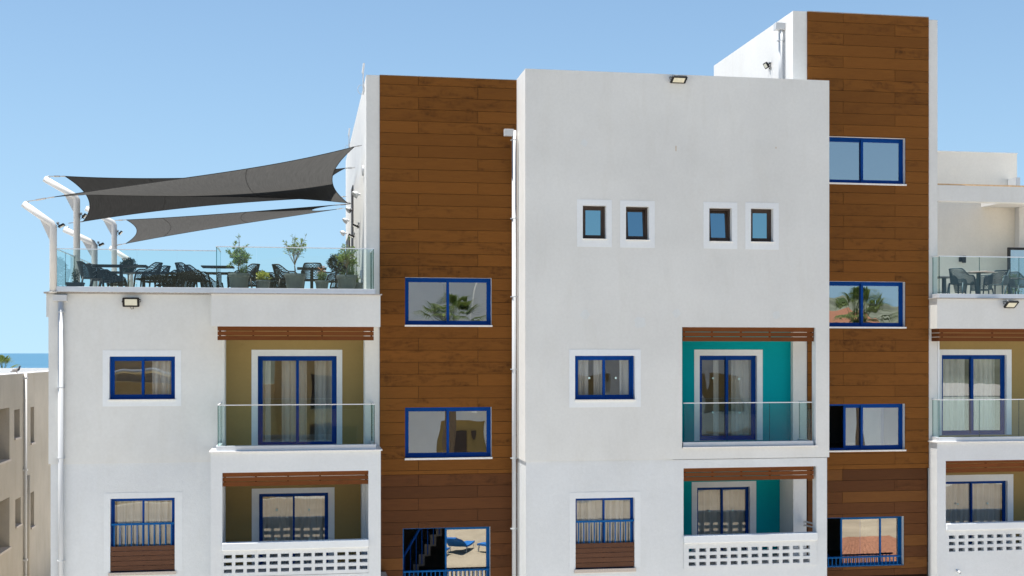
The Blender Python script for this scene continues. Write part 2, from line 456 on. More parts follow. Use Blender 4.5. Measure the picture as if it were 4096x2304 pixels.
# ---- window builder
def bars(mb, X0, Z0, X1, Z1, w, ya, yb, m=0, wb=None):
    wb = wb or w
    mb.box(X0, ya, Z0, X0+w, yb, Z1, m); mb.box(X1-w, ya, Z0, X1, yb, Z1, m)
    mb.box(X0+w, ya, Z1-w, X1-w, yb, Z1, m); mb.box(X0+w, ya, Z0, X1-w, yb, Z0+wb, m)
def curtain(parent, X0, X1, Z0, Z1, Y, seed, amp=0.045, gather=0.0):
    rnd = random.Random(seed); mb = MB(); n = max(8, int((X1-X0)*60)); rows = 6
    ph = [rnd.uniform(0, 6.28) for _ in range(4)]
    for r in range(rows+1):
        tz = r/rows; z = Z1 + (Z0-Z1)*tz
        for i in range(n+1):
            t = i/n; x = X0 + (X1-X0)*t
            w = amp*(math.sin(x*38+ph[0]) + 0.6*math.sin(x*23+ph[1]+tz*0.5) + 0.35*math.sin(x*71+ph[2]))
            mb.vert((x, Y + w*(0.75+0.35*tz), z))
    for r in range(rows):
        for i in range(n):
            a = r*(n+1)+i; mb.face((a, a+1, a+n+2, a+n+1))
    return mb.build('curtain', 'curtain_cloth', parent, smooth=True)
def room(parent, X0, Z0, X1, Z1, ya, deep, mat='room_paint', pad=0.25):
    mb = MB(); mb.box(X0-pad, ya, Z0-0.02, X1+pad, ya+deep, Z1+0.18, 0, skip='f')
    mb.box(X0-pad, ya, Z0-0.02, X0, ya+0.02, Z1+0.18); mb.box(X1, ya, Z0-0.02, X1+pad, ya+0.02, Z1+0.18)
    mb.box(X0, ya, Z1+0.002, X1, ya+0.02, Z1+0.18)
    return mb.build('room', mat, parent)
def window(X0, Z0, X1, Z1, Yw, name='window', rec=0.12, pane='pane_clear', fmat='blue_frame', fw=0.045, sw=0.062, front='l',
           sill=None, surround=None, surround_mat='white_band', curtains=(), room_mat='room_paint', deep=2.0, slide=0.0, single=False, label=None, stickers=()):
    y = Yw + rec
    mb = MB(); bars(mb, X0+0.003, Z0+0.003, X1-0.003, Z1-0.003, fw, y, y+0.10)
    w = mb.build(name, fmat, HOTEL)
    if label: w['label'] = label
    ix0, iz0, ix1, iz1 = X0+fw, Z0+fw, X1-fw, Z1-fw
    mid = (ix0+ix1)/2; ov = sw/2
    if single: spans = [(ix0, ix1, 0.02)]
    else:
        L = (ix0+slide, mid+ov+slide); R = (mid-ov, ix1)
        spans = [(L[0], L[1], 0.012 if front == 'l' else 0.056), (R[0], R[1], 0.056 if front == 'l' else 0.012)]
    for a, b, off in spans:
        mb = MB(); bars(mb, a, iz0+0.002, b, iz1-0.002, sw, y+off, y+off+0.04, 0, sw*1.05)
        mb.build('sash', fmat, w)
        mb = MB(); mb.quad((a+sw, y+off+0.02, iz0+sw), (b-sw, y+off+0.02, iz0+sw), (b-sw, y+off+0.02, iz1-sw), (a+sw, y+off+0.02, iz1-sw))
        mb.build('pane', pane, w)
    for (sx, sz) in stickers:
        mb = MB(); n0 = 14; cx, cz = PX(sx, y), PZ(sx, sz, y)
        idx = [mb.vert((cx+0.028*math.cos(2*math.pi*k/n0), y+0.006, cz+0.028*math.sin(2*math.pi*k/n0))) for k in range(n0)]
        mb.face(idx); idx2 = [mb.vert((cx+0.028*math.cos(2*math.pi*k/n0), y+0.010, cz+0.028*math.sin(2*math.pi*k/n0))) for k in range(n0)]
        mb.face(idx2[::-1])
        for k in range(n0): mb.face((idx[k], idx2[k], idx2[(k+1)%n0], idx[(k+1)%n0]))
        mb.build('sticker', 'sticker', w)
    if sill:
        sx0, sz0, sx1, sz1, sm = sill
        mb = MB(); mb.box(sx0, Yw-0.045, sz0, sx1, y-0.002, sz1); mb.build('sill', sm, w, bevel=0.004)
    if surround:
        a, b, c, d = surround; mb = MB()
        t0, t1 = Yw-0.006, Yw+0.004
        mb.box(a, t0, b, X0, t1, d); mb.box(X1, t0, b, c, t1, d); mb.box(X0, t0, Z1, X1, t1, d)
        zb = sill[1] - 0.001 if sill else Z0
        if b < zb: mb.box(X0, t0, b, X1, t1, zb)
        mb.build('surround', surround_mat, w)
    for k, (a, b) in enumerate(curtains):
        curtain(w, X0 + (X1-X0)*a, X0 + (X1-X0)*b, Z0-0.0, Z1+0.05, y+0.26, hash((round(X0, 2), k)) % 9999)
    room(w, X0, Z0, X1, Z1, y+0.102, deep, room_mat)
    return w

# ---- timber cladding made of real boards
def cladding(name, X0, X1, Zt, Zb, Y, h, joints, holes, mat, seed, proud=0.025, start=0, first=None):
    rnd = random.Random(seed); mb = MB()
    z = Zt; row = start; gap = 0.009
    while z > Zb + 0.02:
        hh = first if (first and z == Zt) else h
        z0 = max(z - hh, Zb)
        js = joints[row % len(joints)]
        cuts = [X0] + [j for j in js if X0 < j < X1] + [X1]
        for i in range(len(cuts)-1):
            mb.cur = rnd.random()
            rects = [(cuts[i]+gap/2, z0+gap/2, cuts[i+1]-gap/2, z-gap/2)]
            for hx0, hz0, hx1, hz1 in holes:
                nr = []
                for a, b, c, d in rects:
                    if hx1 <= a or hx0 >= c or hz1 <= b or hz0 >= d: nr.append((a, b, c, d)); continue
                    if hx0 > a: nr.append((a, b, hx0, d))
                    if hx1 < c: nr.append((hx1, b, c, d))
                    m0, m1 = max(a, hx0), min(c, hx1)
                    if hz0 > b: nr.append((m0, b, m1, hz0))
                    if hz1 < d: nr.append((m0, hz1, m1, d))
                rects = nr
            jit = rnd.uniform(-0.0015, 0.0015)
            for a, b, c, d in rects: mb.box(a, Y-proud+jit, b, c, Y-0.001, d, 0, skip='k')
        z = z0; row += 1
    return mb.build(name, mat, HOTEL)

# ---- geometry of the main masses
XL = PX(194, YW)                                   # left end of the hotel
XT0, XT1 = PX(1465, YW), PX(1518.5, YW)            # left tower: corner, start of wood
XB0, XB1 = PX(2101, YF), PX(3317, YF)              # white block front
XR0, XRW0, XRW1, XR1 = PX(3172, YW), PX(3228, YW), PX(3714, YW), PX(3750, YW)  # right tower: corner, wood, strip end
ZTOP_T = PZ(1490, 300, YW)
ZTOP_B = PZ(2101, 274.3, YF)
ZTOP_R = PZ(3190, 44, YW)
ZJ = PZ(2700, 1838, YF)                            # joint between upper and lower render
ZDECK = 10.46                                      # roof terrace level
ZLOW = 3.6                                         # bottom of what is modelled in detail
XW1 = XB0                                          # wood column ends at the block's flank

# ---- left wing front wall (upper)
w1 = RC(437, 1426, 700, 1597, YW)
op = (PX(898, YW), PZ(1200, 1792, YW), PX(1459, YW), PZ(1200, 1308, YW), 0.66)
mb = MB()
wall_mb(mb, XL, ZJ, XT1, ZDECK-0.03, YW, [w1, op], 0.25)
mb.build('rendered_wall', ['grey_render', 'white_band'], HOTEL)
mb = MB()
w2 = RC(441, 1993, 699, 2287, YW+0.02)
lop = (PX(889, YW), PZ(1200, 2420, YW), PX(1459, YW), PZ(1200, 1880, YW))
wall_mb(mb, XL+0.045, 0, XT1-0.03, ZJ-0.001, YW+0.02, [w2, (XT0-3.55, ZLOW-0.2, XT1-0.35, ZJ-0.4, 0.85)], 0.25, ends='lr')
mb.build('rendered_wall', ['rough_white', 'rough_white'], HOTEL)
# parapet band returning along the left flank
mb = MB(); mb.box(PX(183, YW), YW+0.06, PZ(190, 1268, YW), XL-0.002, 46.5, ZDECK-0.03)
mb.build('parapet_band', 'grey_render', HOTEL)
mb = MB()
mb.quad((XL, 47, 0), (XL, YW+0.25, 0), (XL, YW+0.25, ZDECK-0.06), (XL, 47, ZDECK-0.06))
mb.quad((XT0, 47, 0), (XL, 47, 0), (XL, 47, ZDECK-0.06), (XT0, 47, ZDECK-0.06))
mb.build('wing_body', 'side_white', HOTEL)
mb = MB()
mb.box(PX(176, YW), YW-0.05, ZDECK-0.028, PX(860, YW), YW+0.10, ZDECK+0.012)
mb.box(PX(176, YW), YW+0.104, ZDECK-0.028, XL+0.12, 46.6, ZDECK+0.012)
mb.build('coping', 'cap_stone', HOTEL)
mb = MB(); mb.box(XL+0.122, YW+0.104, ZDECK-0.05, XT0-0.002, 47.0, ZDECK)
mb.build('terrace_floor', 'deck_tile', HOTEL)

window(*w1, YW, pane='pane_clear', front='l', sill=(w1[0]-0.03, w1[1]-0.028, w1[2]+0.02, w1[1]+0.0, 'sill_marble'),
       surround=RC(410.5, 1401, 725, 1625, YW), curtains=[(0.62, 1.0)], label='window with white painted surround on the left grey wall', deep=2.2)
w2w = window(*w2, YW+0.02, pane='pane_clear', fmat='blue_frame', fw=0.035, sw=0.045, front='r',
       sill=(w2[0]-0.04, w2[1]-0.075, w2[2]+0.03, w2[1]+0.0, 'sill_stone'), surround=RC(415, 1970, 730, 2215, YW+0.02)[:1] + (w2[1],) + RC(415, 1970, 730, 2215, YW+0.02)[2:],
       surround_mat='white_band_low', curtains=[(0.0, 0.56), (0.57, 1.0)], label='tall lower window with blue guard rail and wood boards')
def juliet(w, r, Yw, y_rail, y_bar, y_wood, seed):
    """blue guard rail above a boarded apron, fixed in front of a tall window"""
    X0, Z0, X1, Z1 = r
    mb = MB(); yy = Yw+0.035
    zr = PZ((1200), y_rail, yy); zb = y_bar; 
    mb.box(X0+0.012, yy-0.02, y_rail-0.035, X1-0.012, yy+0.03, y_rail+0.012)
    gr = mb.build('guard_rail', 'blue_lower', w)
    n = 11; 
    for k in range(n):
        x = X0 + 0.02 + (X1-X0-0.04)*(k+0.5 - 0.45)/n + 0.06
        if x > X1-0.03: break
        mb = MB(); mb.box(x-0.013, yy-0.008, y_wood-0.02, x+0.013, yy+0.016, y_rail-0.035); mb.build('baluster', 'blue_lower', w)
    mb = MB(); rnd = random.Random(seed); nb = 5; hh = (y_wood-Z0-0.03)/nb
    for k in range(nb):
        mb.cur = rnd.random()
        mb.box(X0+0.008, yy-0.032, Z0+0.03+k*hh+0.005, X1-0.008, yy-0.010, Z0+0.03+(k+1)*hh-0.005)
    mb.build('wood_apron', 'wood_guard', w)
juliet(w2w, w2, YW+0.02, PZ(570, 2095, YW), None, PZ(570, 2184, YW), 3)

# ---- upper left balcony
ZF_D = PZ(1180, 1802, YF)                     # slab top
XBa, XBb = PX(845, YF), PX(1521.5, YF)
mb = MB(); zt = PZ(1180, 1178, YF); zb = PZ(1180, 1306, YF)
mb.box(XBa, YF, zb, XBb, YW-0.002, zt); mb.build('balcony_fascia', 'grey_render', HOTEL)
mb = MB(); mb.box(PX(838, YF)-0.0, YF-0.05, zt+0.001, PX(1528, YF), YW-0.052, zt+0.028); mb.build('coping', 'cap_stone', HOTEL)
yo = YW + 0.66
d1 = RC(1031, 1424, 1347, 1788, yo)
mb = MB(); wall_mb(mb, PX(880, yo), PZ(1200, 1840, yo), PX(1475, yo), PZ(1200, 1270, yo), yo, [d1], 0.2)
o = mb.build('balcony_wall', ['olive_render', 'white_band'], HOTEL); o['label'] = 'olive brown balcony wall, upper left'
window(*d1, yo, name='balcony_door', rec=0.08, pane='pane_clear', front='r', surround=RC(1006, 1399, 1369, 1788, yo), curtains=[(0.0, 0.16), (0.30, 0.62), (0.72, 1.0)], sw=0.075,
       deep=2.4, label='blue sliding door in the upper olive balcony')
def slab(X0, X1, ya, yb, z0, z1, mat='grey_render'):
    mb = MB(); mb.box(X0, ya, z0, X1, yb, z1); return mb.build('balcony_slab', mat, HOTEL)
zsl0 = PZ(1180, 1887, YF)
slab(PX(836, YF), PX(1529, YF), YF-0.05, yo, ZF_D-0.03, ZF_D, 'sill_marble')
def slat_screen(X0, X1, Yc, z0, z1, seed, ends=None):
    mb = MB(); rnd = random.Random(seed); n = 3; hh = (z1-z0)/n
    for k in range(n):
        cut = X0 + (X1-X0)*rnd.choice((0.67, 0.67, 0.665))
        for a, b in ((X0, cut-0.002), (cut+0.002, X1)):
            mb.cur = rnd.random(); mb.box(a, Yc, z0+k*hh+(0.007 if k else 0), b, Yc+0.03, z0+(k+1)*hh-(0.007 if k < n-1 else 0))
    o = mb.build('slatted_screen', 'wood_slat', HOTEL)
    for t in (0.015, 0.225, 0.445, 0.665, 0.985):
        x = X0 + (X1-X0)*t; mb = MB(); mb.box(x-0.022, Yc+0.031, z0+0.03, x+0.022, Yc+0.07, z1-0.03); mb.build('batten', 'groove', o)
    return o
slat_screen(PX(870, YF+0.12), PX(1495, YF+0.12), YF+0.12, PZ(1180, 1361, YF+0.12), zb-0.003, 5)
def railing(segs, z0, z1, base_h, gaps, label=None, base_mat='aluminium', thick=0.018):
    """glass balustrade: aluminium shoe, glass panes, top cap; segs = list of (x0,y0,x1,y1) plan lines"""
    mb = MB()
    for (x0, y0, x1, y1), npan in zip(segs, gaps):
        d = Vector((x1-x0, y1-y0, 0)); L = d.length; d.normalize(); nrm = Vector((-d.y, d.x, 0))
        M = Matrix(((d.x, nrm.x, 0, x0), (d.y, nrm.y, 0, y0), (0, 0, 1, 0), (0, 0, 0, 1)))
        s = len(mb.v); mb.box(-0.035 if npan > 0 else 0, -0.05, z0, L+(0.035 if npan > 0 else 0), 0.05, z0+base_h); mb.xf(M, s)
    r = mb.build('glass_railing', base_mat, HOTEL, bevel=0.004)
    if label: r['label'] = label
    for (x0, y0, x1, y1), npan in zip(segs, gaps):
        npan = abs(npan)
        d = Vector((x1-x0, y1-y0, 0)); L = d.length; d.normalize(); nrm = Vector((-d.y, d.x, 0))
        M = Matrix(((d.x, nrm.x, 0, x0), (d.y, nrm.y, 0, y0), (0, 0, 1, 0), (0, 0, 0, 1)))
        for k in range(npan):
            a, b = L*k/npan + 0.004, L*(k+1)/npan - 0.004
            mb = MB(); mb.box(a, -thick/2, z0+base_h-0.003, b, thick/2, z1-0.018, 0, side=1, skip='k'); mb.xf(M)
            mb.build('glass_panel', ['rail_glass', 'glass_edge'], r)
        mb = MB(); mb.box(-0.012, -0.018, z1-0.022, L+0.012, 0.018, z1); mb.xf(M); mb.build('top_rail', 'rail_cap', r)
    return r
yg = YF + 0.10
zr1 = PZ(1180, 1617, yg)
railing([(PX(872, yg), yg, PX(1497, yg), yg), (PX(872, yg), yg+0.02, PX(872, yg), YW-0.01), (PX(1497, yg), yg+0.02, PX(1497, yg), YW-0.01)],
        ZF_D, zr1, 0.12, [3, -1, -1], 'glass railing of the upper left balcony')
# ---- lower left balcony: framed box
fr = RC(843, 1810, 1523, 2500, YF)
hole = (PX(889, YF), PZ(1180, 2600, YF), PX(1474, YF), PZ(1180, 1887, YF), 0.30)
mb = MB(); wall_mb(mb, fr[0], ZLOW-3.5, fr[2], ZF_D-0.031, YF, [(hole[0], PZ(1180, 2301, YF), hole[2], hole[3], 0.30)], 0.30, ends='lrb')
mb.box(fr[0], YF+0.30, ZF_D-0.42, fr[2], YW+0.02, ZF_D-0.032, 0, skip='f')
mb.box(fr[0], YF+0.301, ZLOW-3.5, hole[0]-0.0, YW+0.015, ZF_D-0.421, 0, skip='f')
mb.box(hole[2]+0.05, YF+0.301, ZLOW-3.5, fr[2], YW+0.015, ZF_D-0.421, 0, skip='f')
mb.box(hole[0]-0.05, YF+0.301, ZLOW-1, hole[2]+0.1, 32.2, PZ(1180, 2330, YF), 0, skip='f')
mb.build('balcony_frame', ['rough_white', 'rough_white'], HOTEL)
yo2 = 32.1
d2 = RC(1036, 1973, 1313, 2330, yo2)
mb = MB(); wall_mb(mb, PX(903, yo2)-0.0, ZLOW-0.6, PX(1443, yo2), PZ(1180, 1860, YF), yo2, [d2], 0.2)
o = mb.build('balcony_wall', ['olive_render', 'white_band'], HOTEL); o['label'] = 'olive brown balcony wall, lower left'
mb = MB(); mb.box(PX(1443, yo2)+0.001, YW+0.25, ZLOW-0.6, PX(1443, yo2)+0.5, yo2+0.2, PZ(1180, 1850, YF)); mb.build('side_pier', 'rough_white', HOTEL)
d2c = (d2[0], d2[1], d2[2], d2[3])
window(*d2c, yo2, name='balcony_door', rec=0.08, fw=0.04, sw=0.05, front='r', surround=RC(1007, 1952, 1338, 2330, yo2), curtains=[(0.0, 1.0)], deep=2.4,
       stickers=[(1107, 2040), (1237, 2039), (1105, 2157), (1238, 2157)], label='blue sliding door with drawn curtain in the lower olive balcony')
slat_screen(hole[0]+0.005, hole[2]-0.005, YF+0.05, PZ(1180, 1941, YF+0.05), hole[3]-0.003, 8)
def lattice(X0, X1, zcap0, zcap1, zb, Yf, hx0, pitch, hw, rows, hh, ncol, rail_c=0.0):
    """masonry balcony parapet pierced by rows of square holes"""
    holes = []
    for r in rows:
        for k in range(ncol):
            a = hx0 + k*pitch
            if a + hw < X1 - 0.02: holes.append((a, r-hh/2, a+hw, r+hh/2))
    mb = MB(); wall_mb(mb, X0, zb, X1, zcap0, Yf-0.03, holes, 0.13, 0, 0, ends='lrtb')
    # back face so that it is a real slab
    holes2 = [(-h[2], h[1], -h[0], h[3]) for h in holes]
    s = len(mb.v); wall_mb(mb, -X1, zb, -X0, zcap0, 0, holes2, 0.0, 0, 0, ends=''); mb.xf(Matrix(((-1,0,0,0),(0,-1,0,Yf+0.10),(0,0,1,0),(0,0,0,1))), s)
    o = mb.build('pierced_parapet', 'rough_white', HOTEL)
    mb = MB(); mb.box(X0-0.0, Yf-0.10, zcap0+0.001, X1+0.0, Yf+0.14, zcap1); mb.build('parapet_cap', 'white_band', o, bevel=0.012)
    return o
zc1, zc0 = PZ(1180, 2165, YF), PZ(1180, 2194, YF)
def zrows(ys, px, Y): return [PZ(px, y, Y) for y in ys]
p1 = PX(895, YF)
lattice(hole[0]+0.002, hole[2]-0.002, zc0, zc1, PZ(1180, 2299, YF), YF+0.02, p1, (PX(895+45.3*12, YF)-p1)/12, 31*30/4955/1.0, zrows((2220.5, 2249.5, 2277.5), 1180, YF), 0.088, 13)
mb = MB(); mb.box(hole[0]-0.02, YF+0.16, PZ(1180, 2420, YF)-0.05, hole[2]+0.5, 32.1, PZ(1180, 2335, YF)); mb.build('balcony_slab', 'deck_tile', HOTEL)

# ---- left tower
mb = MB()
mb.quad((XT0, YW, ZDECK-0.03), (XT1, YW, ZDECK-0.03), (XT1, YW, ZTOP_T), (XT0, YW, ZTOP_T), 0)            # white strip
o = mb
YTB = 45.4
o.quad((XT0, YTB, ZDECK-0.4), (XT0, YW, ZDECK-0.4), (XT0, YW, ZTOP_T), (XT0, YTB, ZTOP_T), 1)
o.quad((XT0, YTB, 0), (XW1, YTB, 0), (XW1, YTB, ZTOP_T), (XT0, YTB, ZTOP_T), 1)
o.quad((XT0, YW, ZTOP_T), (XW1, YW, ZTOP_T), (XW1, YTB, ZTOP_T), (XT0, YTB, ZTOP_T), 1)
o.build('tower_wall', ['grey_render', 'side_white'], HOTEL)
WA = RC(1620, 1111, 1966, 1300, YW); WB = RC(1620, 1629, 1966, 1830, YW)
WC = RC(1611, 2110, 1961, 2345, YW+0.04)
jl = [[PX(1674, YW)], [PX(1911, YW)]]
ZLJ = PZ(1800, 1896, YW)
mb = MB(); wall_mb(mb, XT1, ZLJ, XW1, ZTOP_T-0.002, YW, [WA, WB], 0.25, ends=''); mb.build('cladding_backing', ['groove', 'white_band'], HOTEL)
mb = MB(); wall_mb(mb, XT1-0.1, 0, XW1, ZLJ-0.001, YW+0.04, [WC], 0.25, ends='t'); mb.build('cladding_backing', ['groove', 'white_band'], HOTEL)
cladding('wood_cladding', XT1+0.004, XW1+0.02, ZTOP_T-0.0, ZLJ, YW-0.004, 0.304, jl, [WA, WB], 'wood_cladding', 11, first=0.22)
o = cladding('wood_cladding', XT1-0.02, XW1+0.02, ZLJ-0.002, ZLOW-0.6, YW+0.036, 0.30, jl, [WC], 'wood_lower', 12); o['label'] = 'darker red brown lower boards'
mb = MB(); mb.box(XT1, YW-0.03, ZTOP_T+0.001, XW1, YW+0.1, ZTOP_T+0.012); mb.build('coping', 'cap_stone', HOTEL)
window(*WA, YW, pane='pane_mirror', front='r', sill=(WA[0]-0.01, WA[1]-0.045, WA[2]+0.02, WA[1], 'sill_marble'), label='upper window in the left wood clad tower', room_mat='room_dark')
window(*WB, YW, pane='pane_mirror', front='r', sill=(WB[0]-0.01, WB[1]-0.05, WB[2]+0.02, WB[1], 'sill_marble'), label='middle window in the left wood clad tower', room_mat='room_dark')
def stair_window(r, Y, rail_y, seed, slide, n=14, label=None, rail_h=None):
    w = window(*r, Y, pane='pane_mirror', fmat='blue_lower', fw=0.03, sw=0.045, front='l', room_mat='room_dark', slide=slide, deep=2.6, label=label)
    return w
def low_rail(w, X0, X1, Y, z0, z1, pitch=0.11):
    mb = MB(); mb.tube([(X0, Y, z1), (X1, Y, z1)], 0.026, 8); mb.box(X0, Y-0.012, z0, X1, Y+0.012, z0+0.02)
    mb.build('guard_rail', 'blue_lower', w)
    k = 0; x = X0+0.05
    while x < X1-0.03:
        mb = MB(); mb.box(x-0.012, Y-0.008, z0+0.02, x+0.012, Y+0.008, z1-0.02); mb.build('baluster', 'blue_lower', w); x += pitch
def staircase(w, x0, y0, z0, x1, z1, n=9, run=-1):
    mb = MB(); wd = 0.9
    for k in range(n):
        a = x0 + (x1-x0)*k/n; b = x0 + (x1-x0)*(k+1)/n
        mb.box(min(a, b), y0, z0 + (z1-z0)*k/n - 0.05, max(a, b), y0+wd, z0 + (z1-z0)*(k+1)/n)
    mb.build('staircase', 'room_dark', w)
    mb = MB(); mb.tube([(x0, y0-0.03, z0+0.9), (x1, y0-0.03, z1+0.9)], 0.035, 8)
    for k in range(n): 
        x = x0 + (x1-x0)*(k+.5)/n; mb.tube([(x, y0-0.03, z0+(z1-z0)*k/n), (x, y0-0.03, z0+0.9+(z1-z0)*(k+.5)/n)], 0.012, 6)
    mb.build('stair_rail', 'blue_frame', w)
wc = stair_window(WC, YW+0.04, 0, 4, (WC[2]-WC[0])/2-0.06, label='lowest window in the left wood clad tower, left half open')
low_rail(wc, WC[0]+0.01, WC[2]-0.02, YW+0.075, PZ(1790, 2345, YW)+0.02, PZ(1790, 2284, YW))
staircase(wc, WC[0]-0.1, YW+1.0, WC[1]-0.6, WC[0]+1.25, WC[3]+0.2)

# ---- white middle block
W3 = RC(2300, 1423, 2540, 1598, YF)
sm = [RC(2331, 822, 2425, 955, YF), RC(2503.6, 826, 2596, 959, YF), RC(2837, 832, 2927.5, 965, YF), RC(3003.6, 834, 3093, 967, YF)]
tb = (PX(2728.5, YF), PZ(3000, 1790, YF), PX(3263.5, YF), PZ(3000, 1309, YF), 0.25)
mb = MB(); wall_mb(mb, XB0, ZJ, XB1, ZTOP_B, YF, [W3, *sm, tb], 0.25, ends='')
mb.build('rendered_wall', ['grey_render', 'white_band'], HOTEL)
W4 = RC(2302, 1992, 2538, 2274, YF+0.02)
XB1L = PX(3308, YF+0.02)
tbl = (PX(2735, YF), PZ(3000, 2268, YF), PX(3267.5, YF), PZ(3000, 1869.5, YF), 0.25)
mb = MB(); wall_mb(mb, XB0+0.02, 0, XB1L, ZJ-0.001, YF+0.02, [W4, tbl], 0.25, ends='')
mb.build('rendered_wall', ['rough_white', 'rough_white'], HOTEL)
# block flanks, top, body
mb = MB()
mb.quad((XB0, 44, ZJ), (XB0, YF, ZJ), (XB0, YF, ZTOP_B), (XB0, 44, ZTOP_B), 0)
mb.quad((XB0, YF, ZJ), (XB0, 44, ZJ), (XB1, 44, ZJ), (XB1, YF, ZJ), 0) if False else None
mb.quad((XB0, YF, ZJ), (XB0, YW+0.3, ZJ), (XB0+0.6, YW+0.3, ZJ), (XB0+0.6, YF, ZJ), 0)
mb.quad((XB0, YF, ZTOP_B), (XB1, YF, ZTOP_B), (XB1, YW-0.03, ZTOP_B), (XB0, YW-0.03, ZTOP_B), 0)
mb.quad((XB0, YW-0.03, ZTOP_B), (XB0+0.25, YW-0.03, ZTOP_B), (XB0+0.25, 44, ZTOP_B), (XB0, 44, ZTOP_B), 0)
mb.quad((XB0+0.25, YW-0.03, ZTOP_B), (XR0-0.01, YW-0.03, ZTOP_B), (XR0-0.01, 44, ZTOP_B), (XB0+0.25, 44, ZTOP_B), 1)
mb.quad((XB1, YF, tb[3]+0.05), (XB1, YW-0.03, tb[3]+0.05), (XB1, YW-0.03, ZTOP_B), (XB1, YF, ZTOP_B), 0)
mb.quad((XR0-0.01, YW+1.2, ZTOP_B), (XR0-0.01, 44, ZTOP_B), (XR0-0.01, 44, 0), (XR0-0.01, YW+1.2, 0), 0)
mb.quad((XB0, 44, 0), (XR0, 44, 0), (XR0, 44, ZTOP_B), (XB0, 44, ZTOP_B), 0)
mb.build('block_flank', ['side_white', 'roof_felt'], HOTEL)
mb = MB(); mb.quad((XB0+0.02, 44, 0), (XB0+0.02, YF+0.02, 0), (XB0+0.02, YF+0.02, ZJ-0.001), (XB0+0.02, 44, ZJ-0.001), 0)
mb.build('block_flank', 'rough_white', HOTEL)
window(*W3, YF, pane='pane_clear', front='l', sill=(W3[0]-0.005, W3[1]-0.035, W3[2]+0.01, W3[1], 'sill_marble'), surround=RC(2277, 1398, 2563, 1629, YF),
       curtains=[(0.02, 0.28), (0.36, 0.55), (0.80, 1.0)], stickers=[(2357, 1512), (2463, 1512)], label='blue window with white surround on the tall middle block')
w4w = window(*W4, YF+0.02, pane='pane_clear', fw=0.03, sw=0.04, front='r', sill=(W4[0]-0.03, W4[1]-0.09, W4[2]+0.03, W4[1], 'sill_stone'),
       curtains=[(0.0, 0.52), (0.53, 1.0)], surround_mat='white_band_low', surround=(PX(2278, YF+0.02), W4[1], PX(2562, YF+0.02), PZ(2420, 1968, YF)), label='tall lower window with blue guard rail on the middle block')
juliet(w4w, W4, YF+0.02, PZ(2415, 2084, YF), None, PZ(2415, 2172, YF), 6)
sl = [(2308, 798.5, 2447, 988), (2503.6-23, 803, 2619, 991), (2814, 809, 2949, 995), (2981, 811, 3115, 998)]
def small_window(r, srect, tilt, label):
    X0, Z0, X1, Z1 = r; y = YF + 0.14
    mb = MB(); bars(mb, X0+0.002, Z0+0.002, X1-0.002, Z1-0.002, 0.055, y, y+0.07)
    w = mb.build('window', 'brown_frame', HOTEL); w['label'] = label
    a, b, c, d = X0+0.057, Z0+0.057, X1-0.057, Z1-0.057
    for nm, mat in (('sash', 'brown_frame'), ('pane', 'pane_tint')):
        mb = MB()
        if nm == 'sash': bars(mb, 0.001, 0.001, c-a-0.001, d-b-0.001, 0.045, -0.012, 0.03)
        else: mb.quad((0.046, 0.008, 0.046), (c-a-0.046, 0.008, 0.046), (c-a-0.046, 0.008, d-b-0.046), (0.046, 0.008, d-b-0.046))
        M = Matrix.Translation((a, y+0.022, b)) @ Matrix.Rotation(-RAD(tilt), 4, 'X')
        mb.xf(M); mb.build(nm, mat, w)
    mb = MB(); mb.box(X0-0.012, YF-0.03, Z0-0.022, X1+0.025, y-0.002, Z0); mb.build('sill', 'sill_marble', w, bevel=0.003)
    sa, sb, sc_, sd = RC(*srect, YF); mb = MB(); t0, t1 = YF-0.006, YF+0.004
    mb.box(sa, t0, sb, X0, t1, sd); mb.box(X1, t0, sb, sc_, t1, sd); mb.box(X0, t0, Z1, X1, t1, sd); mb.box(X0, t0, sb, X1, t1, Z0-0.023)
    mb.build('surround', 'white_band', w)
    room(w, X0, Z0, X1, Z1, y+0.072, 1.2, 'room_dark', 0.1)
for k in range(4):
    small_window(sm[k], sl[k], 7 if k in (1, 2) else 0, ('leftmost small brown framed window, shut', 'second small brown framed window, tilted open', 'third small brown framed window, tilted open', 'rightmost small brown framed window, shut')[k])
# teal balcony, upper
yt = 31.40
d3 = RC(2798.5, 1422.5, 3028, 1762, yt)
mb = MB(); wall_mb(mb, PX(2690, yt), PZ(3000, 1800, yt), PX(3168, yt), PZ(3000, 1290, yt), yt, [d3], 0.2)
o = mb.build('balcony_wall', ['teal_render', 'white_band'], HOTEL); o['label'] = 'teal balcony wall, upper'
window(*d3, yt, name='balcony_door', rec=0.10, pane='pane_clear', front='r', surround=RC(2777, 1398.5, 3050.5, 1762, yt), curtains=[(0.30, 0.40), (0.62, 1.0)], sw=0.07, deep=2.4,
       stickers=[(2853, 1513), (2956.5, 1516), (2851.5, 1649), (2959, 1651)], label='blue sliding door in the upper teal balcony')
mb = MB()
mb.box(XB0+3.6, YF+0.251, tb[3]+0.02, XB1-0.002, yt+0.3, tb[3]+0.3, 0)              # ceiling
mb.build('balcony_slab', 'ceiling_white', HOTEL)
ZD3 = PZ(3000, 1785, YF)
mb = MB(); mb.box(tb[0]-0.25, YF+0.02, ZD3-0.32, XB1-0.05, 32.3, ZD3-0.03); mb.build('balcony_slab', 'ceiling_white', HOTEL)
mb = MB(); mb.box(tb[0]+0.003, YF-0.04, ZD3-0.028, tb[2]-0.003, yt-0.002, ZD3); mb.build('balcony_floor', 'deck_tile', HOTEL)
mb = MB(); mb.box(PX(2729, YF), YF-0.045, ZD3-0.03, PX(3271, YF), YF-0.0405, ZD3+0.004); mb.build('coping', 'sill_marble', HOTEL)
